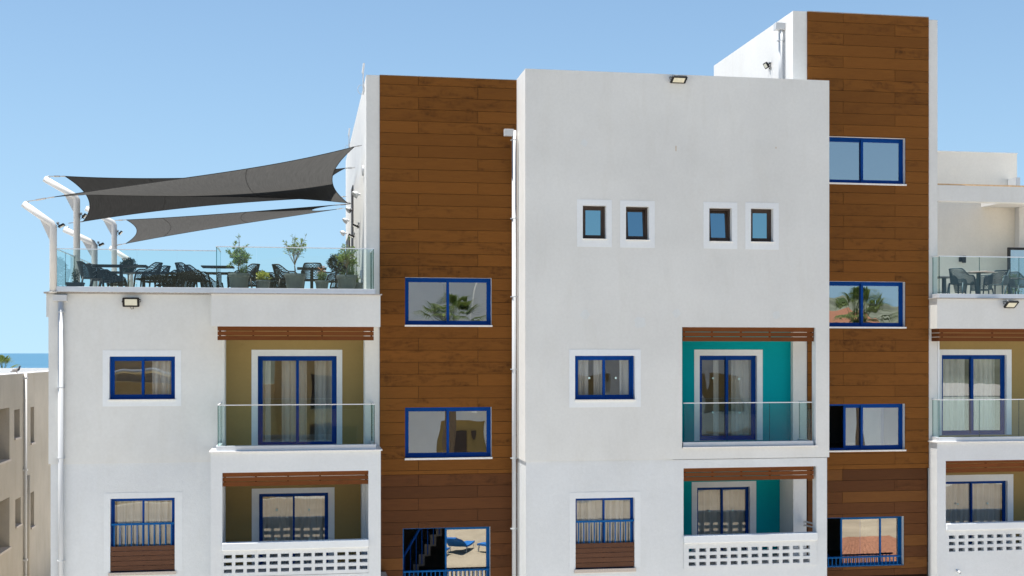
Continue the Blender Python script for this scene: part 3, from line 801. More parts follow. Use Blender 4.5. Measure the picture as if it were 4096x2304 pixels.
slat_screen(PX(2729, YF+0.08)+0.01, PX(3255, YF+0.08), YF+0.08, PZ(3000, 1365.5, YF+0.08), tb[3]-0.004, 9)
railing([(PX(2736, yg), yg, PX(3246, yg), yg), (PX(3246, yg)-0.02, yg+0.02, PX(3246, yg)-0.02, yg+0.75)], ZD3+0.002, PZ(2990, 1609, yg), 0.115, [3, -1], 'glass railing of the upper teal balcony')
# lower teal balcony
yt2 = 32.17
d4 = RC(2788.5, 1949, 2999.5, 2320, yt2)
mb = MB(); wall_mb(mb, PX(2690, yt2), ZLOW-0.6, PX(3119, yt2), PZ(3000, 1850, yt2), yt2, [d4], 0.2)
o = mb.build('balcony_wall', ['teal_render', 'white_band'], HOTEL); o['label'] = 'teal balcony wall, lower'
window(*d4, yt2, name='balcony_door', rec=0.10, fw=0.035, sw=0.045, front='r', surround=RC(2767, 1926, 3024.5, 2320, yt2), curtains=[(0.0, 1.0)], deep=2.4,
       stickers=[(2838, 2044), (2931.5, 2042)], label='blue sliding door with drawn curtain in the lower teal balcony')
slat_screen(tbl[0]+0.005, tbl[2]-0.06, YF+0.06, PZ(3000, 1920, YF+0.06), tbl[3]-0.003, 10)
mb = MB(); mb.box(PX(2735, YF)-0.2, YF+0.271, tbl[3]+0.02, XB1L-0.02, 32.3, tbl[3]+0.14); mb.build('balcony_slab', 'ceiling_white', HOTEL)
zc1, zc0 = PZ(3000, 2137, YF), PZ(3000, 2166, YF)
p1 = PX(2755, YF)
lattice(tbl[0]+0.002, tbl[2]-0.002, zc0, zc1, PZ(3000, 2268, YF)+0.001, YF+0.03, p1, (PX(2755+41.6*11, YF)-p1)/11, PX(2783.5, YF)-p1, zrows((2195.5, 2223, 2249.5), 3000, YF), 0.094, 12)
mb = MB(); mb.box(tbl[0]-0.2, YF+0.271, tbl[1]-0.3, XB1L-0.02, 32.16, tbl[1]-0.05); mb.build('balcony_slab', 'deck_tile', HOTEL)
mb = MB()
for zz in (2107, 2122): mb.tube([(XB1L-0.12, YF+0.35, PZ(3250, zz, YF)), (XB1L-0.12, YW-0.05, PZ(3250, zz, YF)-0.03)], 0.022, 8)
mb.tube([(XB1L-0.12, YW-0.05, PZ(3250, 2135, YF)), (XB1L-0.12, YW-0.05, PZ(3250, 2107, YF)-0.02)], 0.02, 8)
mb.build('side_rail', 'white_metal', HOTEL)

# ---- right tower
YRB = YW + 6.4
mb = MB()
mb.quad((XR0, YW, ZJ-0.6), (XRW0, YW, ZJ-0.6), (XRW0, YW, ZTOP_R), (XR0, YW, ZTOP_R), 0)
mb.quad((XRW1, YW, 0), (XR1, YW, 0), (XR1, YW, ZTOP_R-0.06), (XRW1, YW, ZTOP_R-0.06), 0)
mb.quad((XR0, YRB, 0), (XR0, YW, 0), (XR0, YW, ZTOP_R), (XR0, YRB, ZTOP_R), 1)
mb.quad((XR0, YW, ZTOP_R), (XR1, YW, ZTOP_R-0.06), (XR1, YRB, ZTOP_R-0.06), (XR0, YRB, ZTOP_R), 1)
mb.quad((XR1, YW, 0), (XR1, YRB, 0), (XR1, YRB, ZTOP_R-0.06), (XR1, YW, ZTOP_R-0.06), 1)
mb.quad((XR1, YRB, 0), (XR0, YRB, 0), (XR0, YRB, ZTOP_R), (XR1, YRB, ZTOP_R-0.06), 1)
mb.quad((XR0+0.02, YW+0.03, 0), (XRW0, YW+0.03, 0), (XRW0, YW+0.03, ZJ-0.601), (XR0+0.02, YW+0.03, ZJ-0.601), 2)
mb.build('tower_wall', ['grey_render', 'side_white', 'rough_white'], HOTEL)
wx0 = 3292
WR = [RC(wx0, 549, 3620.5, 733.5, YW), RC(wx0, 1126, 3620, 1307, YW), RC(wx0, 1616, 3619, 1800, YW)]
WR4 = RC(wx0-4, 2068, 3615, 2266, YW+0.04)
ZRJ = PZ(3480, 1876, YW)
jr = [[PX(3371, YW)], [PX(3578, YW)]]
mb = MB(); wall_mb(mb, XRW0, ZRJ, XRW1, ZTOP_R-0.004, YW, WR, 0.25, ends=''); mb.build('cladding_backing', ['groove', 'white_band'], HOTEL)
mb = MB(); wall_mb(mb, XRW0, 0, XRW1-0.02, ZRJ-0.001, YW+0.04, [WR4], 0.25, ends='t'); mb.build('cladding_backing', ['groove', 'white_band'], HOTEL)
cladding('wood_cladding', XRW0+0.002, XRW1-0.002, ZTOP_R-0.004, ZRJ, YW-0.004, 0.304, jr, WR, 'wood_cladding', 21, first=0.25)
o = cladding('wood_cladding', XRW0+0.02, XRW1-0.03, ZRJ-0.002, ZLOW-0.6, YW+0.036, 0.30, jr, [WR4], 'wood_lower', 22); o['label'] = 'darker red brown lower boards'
mb = MB(); mb.box(XRW0, YW-0.03, ZTOP_R+0.001, XRW1, YW-0.001, ZTOP_R+0.012); mb.build('coping', 'cap_stone', HOTEL)
for k, r in enumerate(WR):
    sil = (r[0], r[1]-0.045, r[2]+0.025, r[1], 'sill_marble')
    lab = ('top window in the right wood clad tower', 'second window from the top in the right wood clad tower', 'third window in the right wood clad tower, left part open')[k]
    w = window(*r, YW, pane='pane_mirror', front='r' if k < 2 else 'r', sill=sil, label=lab, room_mat='room_dark', slide=(0.62 if k == 2 else 0), deep=2.6)
    if k == 2: staircase(w, r[0]+0.8, YW+1.3, r[1]-1.2, r[0]-0.3, r[3]-0.9)
w = window(*WR4, YW+0.04, pane='pane_mirror', fmat='blue_lower', fw=0.03, sw=0.045, front='l', room_mat='room_dark', slide=0.56, deep=2.6, label='lowest window in the right wood clad tower, left part open')
low_rail(w, WR4[0]+0.01, WR4[2]-0.12, YW+0.02, WR4[1]+0.02, PZ(3480, 2227, YW))
staircase(w, WR4[0]+0.95, YW+1.2, WR4[1]-1.1, WR4[0]-0.4, WR4[3]-0.8)

# ---- right wing
XRE = PX(4700, YR)
XRF = PX(3748.5, YR)
XC0 = XRW1 + 0.0
ztf, zbf = PZ(3920, 1196, YR), PZ(3920, 1314.5, YR)
mb = MB(); mb.box(XRF, YR, zbf, XRE, YW-0.002, ztf)
mb.build('balcony_fascia', 'grey_render', HOTEL)
mb = MB(); mb.box(XRF-0.03, YR-0.05, ztf+0.001, XRE, YW-0.002, ztf+0.028); mb.build('coping', 'cap_stone', HOTEL)
yro = 31.92
d5 = RC(3767, 1420, 4026, 1740, yro)
mb = MB()
zdk = PZ(3900, 1765, YR)
wall_mb(mb, PX(3742, yro), zdk-0.05, PX(4700, yro), zbf+0.05, yro, [d5], 0.2)
o = mb.build('balcony_wall', ['olive_render', 'white_band'], HOTEL); o['label'] = 'olive brown balcony wall, upper right'
window(*d5, yro, name='balcony_door', rec=0.09, front='r', sw=0.07, surround=RC(3747, 1398, 4046, 1740, yro), curtains=[(0.0, 0.46), (0.54, 0.93)], deep=2.4, label='blue sliding door in the upper right olive balcony')
mb = MB(); mb.box(XR1+0.01, YW, 0, XR1+0.06, yro-0.002, ztf-0.05); mb.build('side_pier', 'white_band', HOTEL)
mb = MB(); mb.box(XR1, YW, zbf-0.02, XRE, yro+0.2, zbf+0.3); mb.build('balcony_slab', 'ceiling_white', HOTEL)
xs0, ys0 = PX(3728.5, YW-0.02), YW-0.03
slat_screen(PX(3757, YR+0.10), XRE, YR+0.10, PZ(3920, 1365, YR+0.1), zbf-0.003, 13)
mb = MB(); rnd = random.Random(2)
hh = (zbf-0.003-PZ(3920, 1365, YR+0.1))/3; zz = PZ(3920, 1365, YR+0.1); xx = PX(3757, YR+0.10)
for k in range(3):
    mb.cur = rnd.random()*0.3; mb.box(xx-0.032, YR+0.12, zz+k*hh+(0.01 if k else 0), xx-0.002, YW-0.004, zz+(k+1)*hh-(0.01 if k < 2 else 0))
mb.build('slatted_screen', 'wood_slat', HOTEL)
mb = MB(); mb.box(XRF-0.03, YR-0.05, zdk-0.03, XRE, yro-0.002, zdk); mb.build('balcony_slab', 'sill_marble', HOTEL)
ygr = YR + 0.10
railing([(PX(3757, ygr), ygr, XRE, ygr), (PX(3757, ygr), ygr+0.02, PX(3757, ygr), YW-0.01)], zdk, PZ(3900, 1597, ygr), 0.11, [6, -1], 'glass railing of the upper right balcony')
fx0, fz0, fx1, fz1 = PX(3783, YR), PZ(3900, 2420, YR), XRE-0.3, PZ(3920, 1842, YR)
zlb = PZ(3920, 2212, YR)
mb = MB(); wall_mb(mb, XRF+0.0, 0, XRE, zdk-0.031, YR, [(fx0, zlb, fx1, fz1, 0.3)], 0.30, ends='lr')
mb.quad((XRF, YR, 0), (XRF, YR, zdk-0.031), (XRF, YW, zdk-0.031), (XRF, YW, 0)) if False else None
mb.box(XRF, YR+0.301, 0, XRF+0.15, YW+0.02, zdk-0.031, 0, skip='f')
mb.box(XRF+0.151, YR+0.301, zdk-0.3, XRE, 32.3, zdk-0.032, 0, skip='f')
mb.build('balcony_frame', ['rough_white', 'rough_white'], HOTEL)
yro2 = 32.0
d6 = RC(3760, 1925, 4030, 2290, yro2)
mb = MB(); wall_mb(mb, XRF+0.16, ZLOW-0.6, XRE, zdk-0.31, yro2, [d6], 0.2); o = mb.build('balcony_wall', ['olive_render', 'white_band'], HOTEL); o['label'] = 'olive brown balcony wall, lower right'
window(*d6, yro2, name='balcony_door', rec=0.10, fw=0.035, sw=0.045, front='r', surround=RC(3740, 1899, 4053, 2290, yro2), curtains=[(0.0, 1.0)], deep=2.4, stickers=[(3832, 2016), (3951, 2014)],
       label='blue sliding door with drawn curtain in the lower right balcony')
slat_screen(fx0-0.1, XRE-0.4, YR+0.31, PZ(3920, 1889, YR+0.3), fz1+0.02, 14)
zc1, zc0 = PZ(3920, 2091, YR), PZ(3920, 2118, YR)
p1 = PX(3796, YR)
lattice(fx0+0.002, fx1-0.002, zc0, zc1, zlb+0.001, YR+0.03, p1, (PX(3796+38.1*7, YR)-p1)/7, PX(3821.5, YR)-p1, zrows((2146, 2171.5, 2197), 3920, YR), 0.094, 40)
mb = MB(); mb.box(XRF+0.16, YR+0.302, zlb-0.35, XRE, 31.99, zlb-0.06); mb.build('balcony_slab', 'deck_tile', HOTEL)
mb = MB(); pz = PZ(3830, 2283, YR); px_ = PX(3826, YR); mb.tube([(px_, YR+0.02, pz+0.01), (px_+0.03, YR-0.14, pz-0.03)], 0.032, 10, cap=False); mb.tube([(px_+0.029, YR-0.13, pz-0.028), (px_+0.0295, YR-0.132, pz-0.029)], 0.026, 10); mb.build('drain_spout', 'white_plastic', HOTEL)
# right roof terrace
ZDR = ztf + 0.01
mb = MB(); mb.box(XR1+0.001, YW, ZDR-0.06, XRE, 40, ZDR); mb.build('terrace_floor', 'deck_tile', HOTEL)
zgr = PZ(3920, 1025, ygr)
railing([(PX(3757.5, ygr), ygr, XRE, ygr), (PX(3757.5, ygr), ygr+0.02, PX(3757.5, ygr), YW-0.01)], ztf+0.029, zgr, 0.11, [6, -1], 'glass railing of the right roof terrace')
ybk = 35.6
xcor = PX(4059, ybk)
mb = MB(); zbb = PZ(3920, 600, ybk+0.4)
mb.box(XR1+0.001, ybk, ZDR, xcor, ybk+0.4, PZ(3920, 790, ybk)); mb.build('terrace_wall', 'cream_render', HOTEL)
yb2 = 37.7
mb = MB(); mb.box(PX(3740, yb2), yb2, ZDR, PX(4068, yb2), yb2+4.5, PZ(3900, 611, yb2)); mb.build('roof_block', 'cream_render', HOTEL)
mb = MB(); mb.box(PX(3742, yb2)+0.02, yb2-0.02, PZ(3900, 611, yb2)+0.001, PX(4068, yb2)+0.02, yb2+4.5, PZ(3900, 611, yb2)+0.03); mb.build('coping', 'sill_marble', HOTEL)
mb = MB(); ce = PT(3866, 600, yb2+1.6)
mb.lathe([(0.34, -0.05), (0.34, 0.05), (0.30, 0.13), (0.20, 0.19), (0.05, 0.21)], (ce.x, ce.y, PZ(3900, 611, yb2)+0.06), 20)
mb.build('roof_vent', 'white_plastic', HOTEL, smooth=True)
mb = MB(); a = PT(4050, 713, yb2-0.3); mb.box(PX(4050, yb2-0.3), yb2-0.5, a.z-1.2, PX(4067, yb2-0.3), yb2-0.03, a.z); mb.build('roof_duct', 'white_plastic', HOTEL)
mb = MB(); c = PT(4170, 760, 39.5); mb.lathe([(0.75, -1.5), (0.75, -0.3), (0.6, 0.05), (0.25, 0.2), (0.1, 0.22)], (c.x, 39.5, c.z+0.02), 24); mb.build('water_tank', 'white_plastic', HOTEL, smooth=True)
ybm = YW + 0.05
zb1, zb0 = PZ(3920, 744, ybm), PZ(3920, 807, ybm)
mb = MB(); mb.box(XR1+0.002, ybm, zb0, XRE, ybm+0.30, zb1); mb.build('pergola_beam', 'grey_render', HOTEL)
mb = MB()
xx = XR1+0.01; rnd = random.Random(4)
while xx < XRE:
    L = rnd.uniform(0.9, 1.5); mb.cur = rnd.random(); mb.box(xx, ybm+0.02, zb1+0.001, min(xx+L-0.01, XRE), ybm+0.28, zb1+0.045); xx += L
mb.build('timber_strip', 'pine', HOTEL)
# far corner of the right terrace: return wall, soffit, door
mb = MB(); mb.box(xcor+0.001, ybk-0.25, ZDR, xcor+0.22, ybk+0.4, PZ(4070, 830, ybk)); mb.build('terrace_wall', 'side_white', HOTEL)
mb = MB(); mb.box(xcor+0.221, ybk-0.12, PZ(4100, 1010, ybk), xcor+6, ybk+0.4, PZ(4070, 830, ybk)); mb.build('terrace_wall', 'cream_render', HOTEL)
mb = MB(); mb.box(PX(4040, 34.0), 33.2, PZ(4070, 832, ybk)+0.0, xcor+6, ybk-0.001, PZ(4070, 832, ybk)+0.22); mb.build('terrace_ceiling', 'ceiling_white', HOTEL)
dr = (PX(4030, 35.0), ZDR+0.0, PX(4190, 35.0), PZ(4100, 991, 35.0))
mb = MB(); bars(mb, *dr, 0.075, 34.95, 35.02); w = mb.build('terrace_door_or_shade', 'black_frame', HOTEL)
mb = MB(); mb.quad((dr[0]+0.075, 34.98, dr[1]+0.075), (dr[2]-0.075, 34.98, dr[1]+0.075), (dr[2]-0.075, 34.98, dr[3]-0.075), (dr[0]+0.075, 34.98, dr[3]-0.075)); mb.build('pane', 'pane_mirror', w)

# ---- left terrace glass, front parts and left flank
yga, ygb = YW - 0.12, YF + 0.10
ygt = YW - 0.02 + 0.04
zg1 = PZ(550, 997, 31.1)
railing([(PX(222, 31.1), 31.12, PX(866, 31.1), 31.12), (PX(222, 31.1), 31.14, PX(222, 31.1), 46.0)], ZDECK+0.013, zg1, 0.125, [4, -12], 'long glass railing round the left roof terrace')
zt = PZ(1180, 1178, YF)
railing([(PX(866, ygb), ygb, PX(1494, ygb), ygb), (PX(866, ygb), ygb+0.02, PX(866, ygb), ygb+1.5), (PX(1494, ygb), ygb+0.02, PX(1494, ygb), YW-0.02)], zt+0.029, PZ(1180, 989, ygb), 0.12, [4, -1, -1], 'glass railing of the roof terrace above the upper left balcony')
mb = MB(); mb.box(XBa+0.05, YF+0.16, zt-0.03, XBb-0.05, YW+0.105, zt+0.0285) if False else None
# door recess, painted sail shade and details on the tower's terrace side
mb = MB(); mb.box(XT0-0.03, 38.75, ZDECK+0.01, XT0-0.001, 39.9, PZ(1411, 749, 39.3)); mb.build('terrace_door_or_shade', 'brown_frame', HOTEL)
mb = MB(); mb.box(XT0-0.03, 41.4, ZDECK+0.01, XT0-0.001, 44.6, ZDECK+2.5); mb.build('terrace_door_or_shade', 'brown_frame', HOTEL)  # dark sheet standing in for the sails' shade on this wall, no door here

# ---- drain pipes
def drainpipe(X, Y, zt_, zb_, r, hop, brs, label):
    mb = MB(); mb.tube([(X, Y, zb_), (X, Y, zt_)], r, 14)
    p = mb.build('drainpipe', 'white_plastic', HOTEL, smooth=True); p['label'] = label
    if hop:
        mb = MB(); mb.box(*hop); mb.build('hopper', 'white_plastic', p, bevel=0.006)
    for z in brs:
        mb = MB(); mb.tube([(X, Y, z-0.012), (X, Y, z+0.012)], r+0.012, 14); mb.box(X-r-0.03, Y, z-0.012, X+r+0.03, Y+0.06, z+0.012); mb.build('pipe_bracket', 'white_plastic', p)
yp = YW - 0.075
x0, x1 = PX(213, yp), PX(268.5, yp)
drainpipe(PX(243, yp), yp, PZ(243, 1203, yp), 0, 0.062, (x0, yp-0.075, PZ(240, 1204, yp), x1, YW-0.002, PZ(240, 1179, yp)),
          [PZ(243, y, yp) for y in (1248, 1551, 1833, 2244)], 'white drainpipe at the left end of the facade')
xp = XB0 - 0.105; ypp = YW - 0.25
drainpipe(xp, ypp, PZ(2061, 522, ypp), 0, 0.055, (xp-0.26, ypp-0.06, PZ(2061, 545, ypp), xp-0.02, ypp+0.06, PZ(2061, 518, ypp)),
          [PZ(2061, y, ypp) for y in (560, 874, 1187, 1477, 1833, 2115)], 'white drainpipe beside the left wood clad tower')
xq = XR0 - 0.10; ypq = xq*ray(3123)[1]/ray(3123)[0]
drainpipe(xq, ypq, PZ(3123, 118, ypq), ZTOP_B-0.3, 0.06, (xq-0.17, ypq-0.09, PZ(3123, 120, ypq), XR0-0.002, ypq+0.10, PZ(3123, 93, ypq)), [PZ(3123, 163, ypq)], 'white drainpipe with hopper on the flank of the right tower')

# ---- marks on the plaster of the tall block: repaired anchor holes, two rust runs
for k, (px, py, rp) in enumerate(((2337, 572, 14), (2340, 1259, 19), (2706, 1253, 17), (3106, 1260, 17), (2560, 1290, 24))):
    rnd = random.Random(40+k); c = PT(px, py, YF); r = rp/F*YF; mb = MB(); n0 = 18
    ids = []
    for yy_ in (YF-0.0035, YF+0.002):
        ids.append([mb.vert((c.x + r*math.cos(6.283*q/n0)*(1+0.18*math.sin(q*2.1+k)), yy_, c.z + r*math.sin(6.283*q/n0)*(1+0.15*math.cos(q*1.3+k)))) for q in range(n0)])
    mb.face(ids[0])
    for q in range(n0): mb.face((ids[0][q], ids[1][q], ids[1][(q+1) % n0], ids[0][(q+1) % n0]))
    mb.build('plaster_patch', 'patch_grey', HOTEL)
for px, py, h_ in ((2704, 594, 22), (3104, 591, 7)):
    c = PT(px, py, YF); mb = MB(); mb.box(c.x-0.008, YF-0.003, c.z-h_/F*YF/2, c.x+0.006, YF+0.001, c.z+h_/F*YF/2); mb.build('rust_streak', 'rust', HOTEL)

# ------------------------------------------------------------------ shade sail posts, sails
XP = PX(213, 31.1)
posts = [('A', 31.1, 899, 213, -0.68, 0.49), ('B', 33.7, 790, 307, -0.80, 0.47), ('D', 36.8, 975, 378, -0.83, 0.40), ('C', 40.4, 893, 457, -0.85, 0.45), ('E', 44.3, 1043, 523, -0.70, 0.44)]
PP = {}
plabels = {'A': 'front low white bent steel mast at the left corner of the roof terrace', 'B': 'second white bent steel mast, tall, its top covered by the sail corner',
           'D': 'low white bent steel mast behind the side glass, third from the front', 'C': 'tall white bent steel mast holding the lowest sail', 'E': 'rearmost white bent mast showing only its arm behind the round bush'}
for nm, Y, yb, sx, dx, dz in posts:
    X = PX(sx, Y); zb = PZ(sx, yb, Y); r = 0.083
    t = thing('sail_post', plabels[nm], 'post', (X, Y, ZDECK), 'white bent masts holding the shade sails')
    d = Vector((dx, 0, dz)); dn = d.normalized(); base = Vector((X, Y, ZDECK-0.02)); bend = Vector((X, Y, zb))
    mb = MB(); mb.tube([base, bend - Vector((0, 0, 0.05)), bend + dn*0.045, bend + d], r, 18)
    mb.build('mast', 'white_metal', t, smooth=False).data.polygons.foreach_set('use_smooth', [True]*len(t.children[0].data.polygons))
    mb = MB(); a = bend - Vector((0, 0, 0.42)) + Vector((-0.06, 0, 0)); b = bend + dn*0.40 + Vector((0, 0, -0.06)); c = bend
    i = [mb.vert(q + Vector((0, yy, 0))) for yy in (-0.008, 0.008) for q in (a, c, b)]
    mb.face((i[0], i[1], i[2])); mb.face((i[5], i[4], i[3])); mb.face((i[0], i[2], i[5], i[3])); mb.face((i[1], i[0], i[3], i[4])); mb.face((i[2], i[1], i[4], i[5]))
    mb.build('gusset', 'white_metal', t)
    mb = MB(); mb.lathe([(0.15, 0), (0.15, 0.015)], (X, Y, ZDECK+0.0), 4); mb.build('base_plate', 'white_metal', t)
    tip = bend + d; mb = MB(); mb.tube([tip - dn*0.14 + Vector((0, 0, 0.07)), tip - dn*0.12 + Vector((0, 0, 0.13)), tip - dn*0.08 + Vector((0, 0, 0.12))], 0.012, 6); mb.build('eyelet', 'steel', t)
    PP[nm] = dict(bend=bend, tip=tip - dn*0.11 + Vector((0, 0, 0.12)), top=bend + Vector((0.02, 0, 0.09)), X=X, Y=Y)
def sail(label, c00, c10, c11, c01, au=(0.04, 0.07), av=(0.10, 0.10), ropes=(0.3, 0.3, 0.3, 0.3), seams=(0.35, 0.62), sag=0.0, fab='sail_fabric'):
    """c00 left-near, c10 right-near, c11 right-far, c01 left-far: anchors; fabric pulled in between by ropes"""
    anch = [Vector(c) for c in (c00, c10, c11, c01)]
    cen = sum(anch, Vector())/4
    pts = []
    for k, a in enumerate(anch):
        j = (1, 0, 3, 2)[k]; d = (anch[j]*0.86 + anch[(k+3) % 4 if k in (0, 2) else (k+1) % 4]*0.14 - a).normalized()
        pts.append(a + d*ropes[k])
    P00, P10, P11, P01 = pts
    def S(u, v):
        bu = 4*v*(1-v); bv = 4*u*(1-u)
        ue = u + bu*(au[0]*(1-u) - au[1]*u); ve = v + bv*(av[0]*(1-v) - av[1]*v)
        p = (P00*(1-ue)+P10*ue)*(1-ve) + (P01*(1-ue)+P11*ue)*ve
        p = p + Vector((0, 0, -sag*16*u*(1-u)*v*(1-v)))
        return p
    nu, nv = 60, 24; mb = MB(); mb.uv = []
    for i in range(nu+1):
        for j in range(nv+1):
            mb.vert(S(i/nu, j/nv)); mb.uv.append((i/nu, j/nv))
    for i in range(nu):
        for j in range(nv):
            a = i*(nv+1)+j; mb.face((a, a+nv+1, a+nv+2, a+1))
    root = thing('shade_sail', label, 'shade sail', cen, 'grey shade sails over the roof terrace')
    mb.build('canopy', fab, root, smooth=True)
    mb = MB()
    for seq in ([(t/40, 0) for t in range(41)], [(t/40, 1) for t in range(41)], [(0, t/24) for t in range(25)], [(1, t/24) for t in range(25)]):
        mb.tube([S(*q) for q in seq], 0.010, 6)
    mb.build('hem', 'sail_seam', root)
    for s_ in seams:
        mb = MB(); mb.tube([S(s_ + 0.02*math.sin(t/24*3.1), t/24) + Vector((0, 0, -0.004)) for t in range(25)], 0.007, 5); mb.build('seam', 'sail_seam', root)
    for k in range(4):
        if ropes[k] > 0.02:
            mb = MB(); a, b = anch[k], pts[k]; mb.tube([a, a.lerp(b, 0.3), a.lerp(b, 0.34), a.lerp(b, 0.66), a.lerp(b, 0.7), b], [0.011, 0.011, 0.022, 0.022, 0.011, 0.018], 8)
            mb.build('turnbuckle', 'steel', root)
    return S
def TW(px, py):      # point on the left tower's terrace side wall
    r = XT0; a, b, c = ray(px, py); t = r/a; return Vector((r - 0.05, b*t, H + c*t))
t1, t2, t3, t4, t5, t6 = TW(1455, 581), TW(1409, 813), TW(1427, 671), TW(1391, 786), TW(1410, 816), TW(1383, 832)
sail('large grey front sail twisted from the low front mast up to the tower', PP['A']['tip'], t1, t2, PP['B']['top'], ropes=(0.62, 0.20, 0.14, 0.20), au=(0.02, 0.075), av=(0.10, 0.10), seams=(0.62,))
sail('dark grey sail behind the front one, its left end hanging from the second mast', PP['B']['tip'], t3, t4, PP['D']['tip'] + Vector((0.02, 0, 0.10)), ropes=(0.42, 0.3, 0.3, 0.45), au=(0.045, 0.07), av=(0.13, 0.12), fab='sail_fabric_dark', seams=(0.27,))
sail('lowest grey sail stretched below the other two', PP['C']['top'], t5, t6, PP['E']['tip'], ropes=(0.35, 0.5, 0.3, 0.45), au=(0.05, 0.12), av=(0.05, 0.08), seams=(0.17, 0.57))

# ------------------------------------------------------------------ lamps on the walls and masts
def floodlight(loc, yaw, tilt, w, h, label, group='black floodlights'):
    """black LED floodlight: housing, lens, bracket, cable; faces -Y before yaw, tilt turns it down"""
    t = thing('floodlight', label, 'floodlight', loc, group)
    M = Matrix.Translation(loc) @ Matrix.Rotation(yaw, 4, 'Z')
    B = M @ Matrix.Translation((0, -0.09, 0)) @ Matrix.Rotation(RAD(tilt), 4, 'X')
    mb = MB(); n = 6; rr = min(w, h)*0.12; out = []
    for (cx, cz, a0) in ((w/2-rr, h/2-rr, 0), (-w/2+rr, h/2-rr, 90), (-w/2+rr, -h/2+rr, 180), (w/2-rr, -h/2+rr, 270)):
        for k in range(n): a = RAD(a0+90*k/(n-1)); out.append((cx+rr*math.cos(a), cz+rr*math.sin(a)))
    f = [mb.vert((x, -0.02, z)) for x, z in out]; b = [mb.vert((x*0.96, 0.025, z*0.96)) for x, z in out]
    mb.face(f[::-1] if False else f); mb.face(b[::-1])
    for k in range(len(out)): mb.face((f[k], b[k], b[(k+1) % len(out)], f[(k+1) % len(out)]))
    mb.xf(B); mb.build('housing', 'black_plastic', t)
    mb = MB(); mb.box(-w*0.36, -0.024, -h*0.33, w*0.36, -0.0205, h*0.33); mb.xf(B); mb.build('lens', 'lamp_lens', t)
    mb = MB()
    mb.tube([B @ Vector((-w/2-0.012, 0, 0)), M @ Vector((-w/2-0.012, -0.02, 0.02)), M @ Vector((-w/2-0.012, 0.0, h*0.3)), M @ Vector((w/2+0.012, 0.0, h*0.3)), M @ Vector((w/2+0.012, -0.02, 0.02)), B @ Vector((w/2+0.012, 0, 0))], 0.009, 6)
    mb.build('bracket', 'black_plastic', t)
    mb = MB(); mb.tube([B @ Vector((0.05, 0.02, -h/2)), B @ Vector((0.05, 0.03, -h/2-0.05)), B @ Vector((0.0, 0.05, -h/2-0.07)), B @ Vector((-0.03, 0.05, -h/2-0.02)), M @ Vector((-0.02, 0, h*0.2))], 0.006, 5); mb.build('cable', 'black_plastic', t)
    mb = MB(); s = len(mb.v); mb.box(-0.05, -0.03, h*0.34, 0.05, 0.02, h*0.34+0.035); mb.xf(M, s); mb.build('junction_box', 'white_plastic', t)
    return t
p = PT(526, 1209, YW-0.03); floodlight(p, 0, 14, 0.40, 0.23, 'black floodlight facing out under the terrace edge on the left grey wall')
p = PT(2711, 321, YF-0.03); floodlight(p, 0, 62, 0.40, 0.25, 'black floodlight under the top edge of the tall middle block')
p = PT(4036, 1218, YR-0.06); floodlight(p, 0.12, 50, 0.36, 0.26, 'black floodlight on the fascia of the right wing, tilted down')
for nm, lab in (('A', 'black floodlight on the front low mast'), ('B', 'black floodlight on the second mast below the sail corner'), ('D', 'black floodlight on the low mast behind the glass'), ('C', 'black floodlight on the tall mast of the lowest sail')):
    q = PP[nm]; dzz = {'A': -0.02, 'B': -0.48, 'D': -0.02, 'C': -0.30}[nm]
    floodlight((q['X']+0.10, q['Y'], q['bend'].z+dzz), RAD(90), 62 if nm in 'AD' else 40, 0.20, 0.15, lab)
p = TW(1438, 905); floodlight((XT0-0.02, p.y, p.z), RAD(-90), 66, 0.28, 0.20, 'upper black floodlight on the tower wall beside the terrace')
p = TW(1420, 944); floodlight((XT0-0.02, p.y, p.z), RAD(-90), 66, 0.28, 0.20, 'lower black floodlight on the tower wall beside the terrace')
yy = (XR0-0.03)*ray(3077)[1]/ray(3077)[0]; p = PT(3070, 262, yy); floodlight((XR0-0.03, yy, PZ(3072, 262, yy)), RAD(-90), 30, 0.24, 0.17, 'small floodlight high on the sunlit flank of the right tower')
for k, (px, py, lab) in enumerate(((1441, 777, 'largest white dish spotlight on the tower wall'), (1412, 839, 'white dish spotlight just below the sail ends'), (1397, 882, 'white dish spotlight second from the rear'), (1377, 932, 'rearmost dish spotlight, seen against the sky'), (1455, 682, 'flat white disc lamp high at the front of the tower wall'))):
    p = TW(px, py) if px > 1385 else TW(1386, py)
    t = thing('wall_spotlight', lab, 'wall lamp', (XT0, p.y, p.z), 'white dish spotlights on the tower wall')
    if k == 4:
        mb = MB(); mb.lathe([(0.14, 0), (0.14, 0.04), (0.10, 0.05)], (0, 0, 0), 18); mb.xf(Matrix.Translation((XT0-0.001, p.y, p.z)) @ Matrix.Rotation(RAD(-90), 4, 'Y')); mb.build('lamp_disc', 'white_plastic', t); continue
    mb = MB(); mb.tube([(XT0, p.y, p.z), (XT0-0.10, p.y, p.z)], 0.03, 8); mb.build('arm', 'white_plastic', t)
    mb = MB(); mb.lathe([(0.02, -0.085), (0.06, -0.065), (0.10, 0.0), (0.115, 0.045), (0.105, 0.05), (0.035, 0.02)], (0, 0, 0), 20)
    mb.xf(Matrix.Translation((XT0-0.13, p.y, p.z)) @ Matrix.Rotation(RAD(-128), 4, 'Y') @ Matrix.Rotation(RAD(12), 4, 'X')); mb.build('dish', 'white_plastic', t, smooth=True)
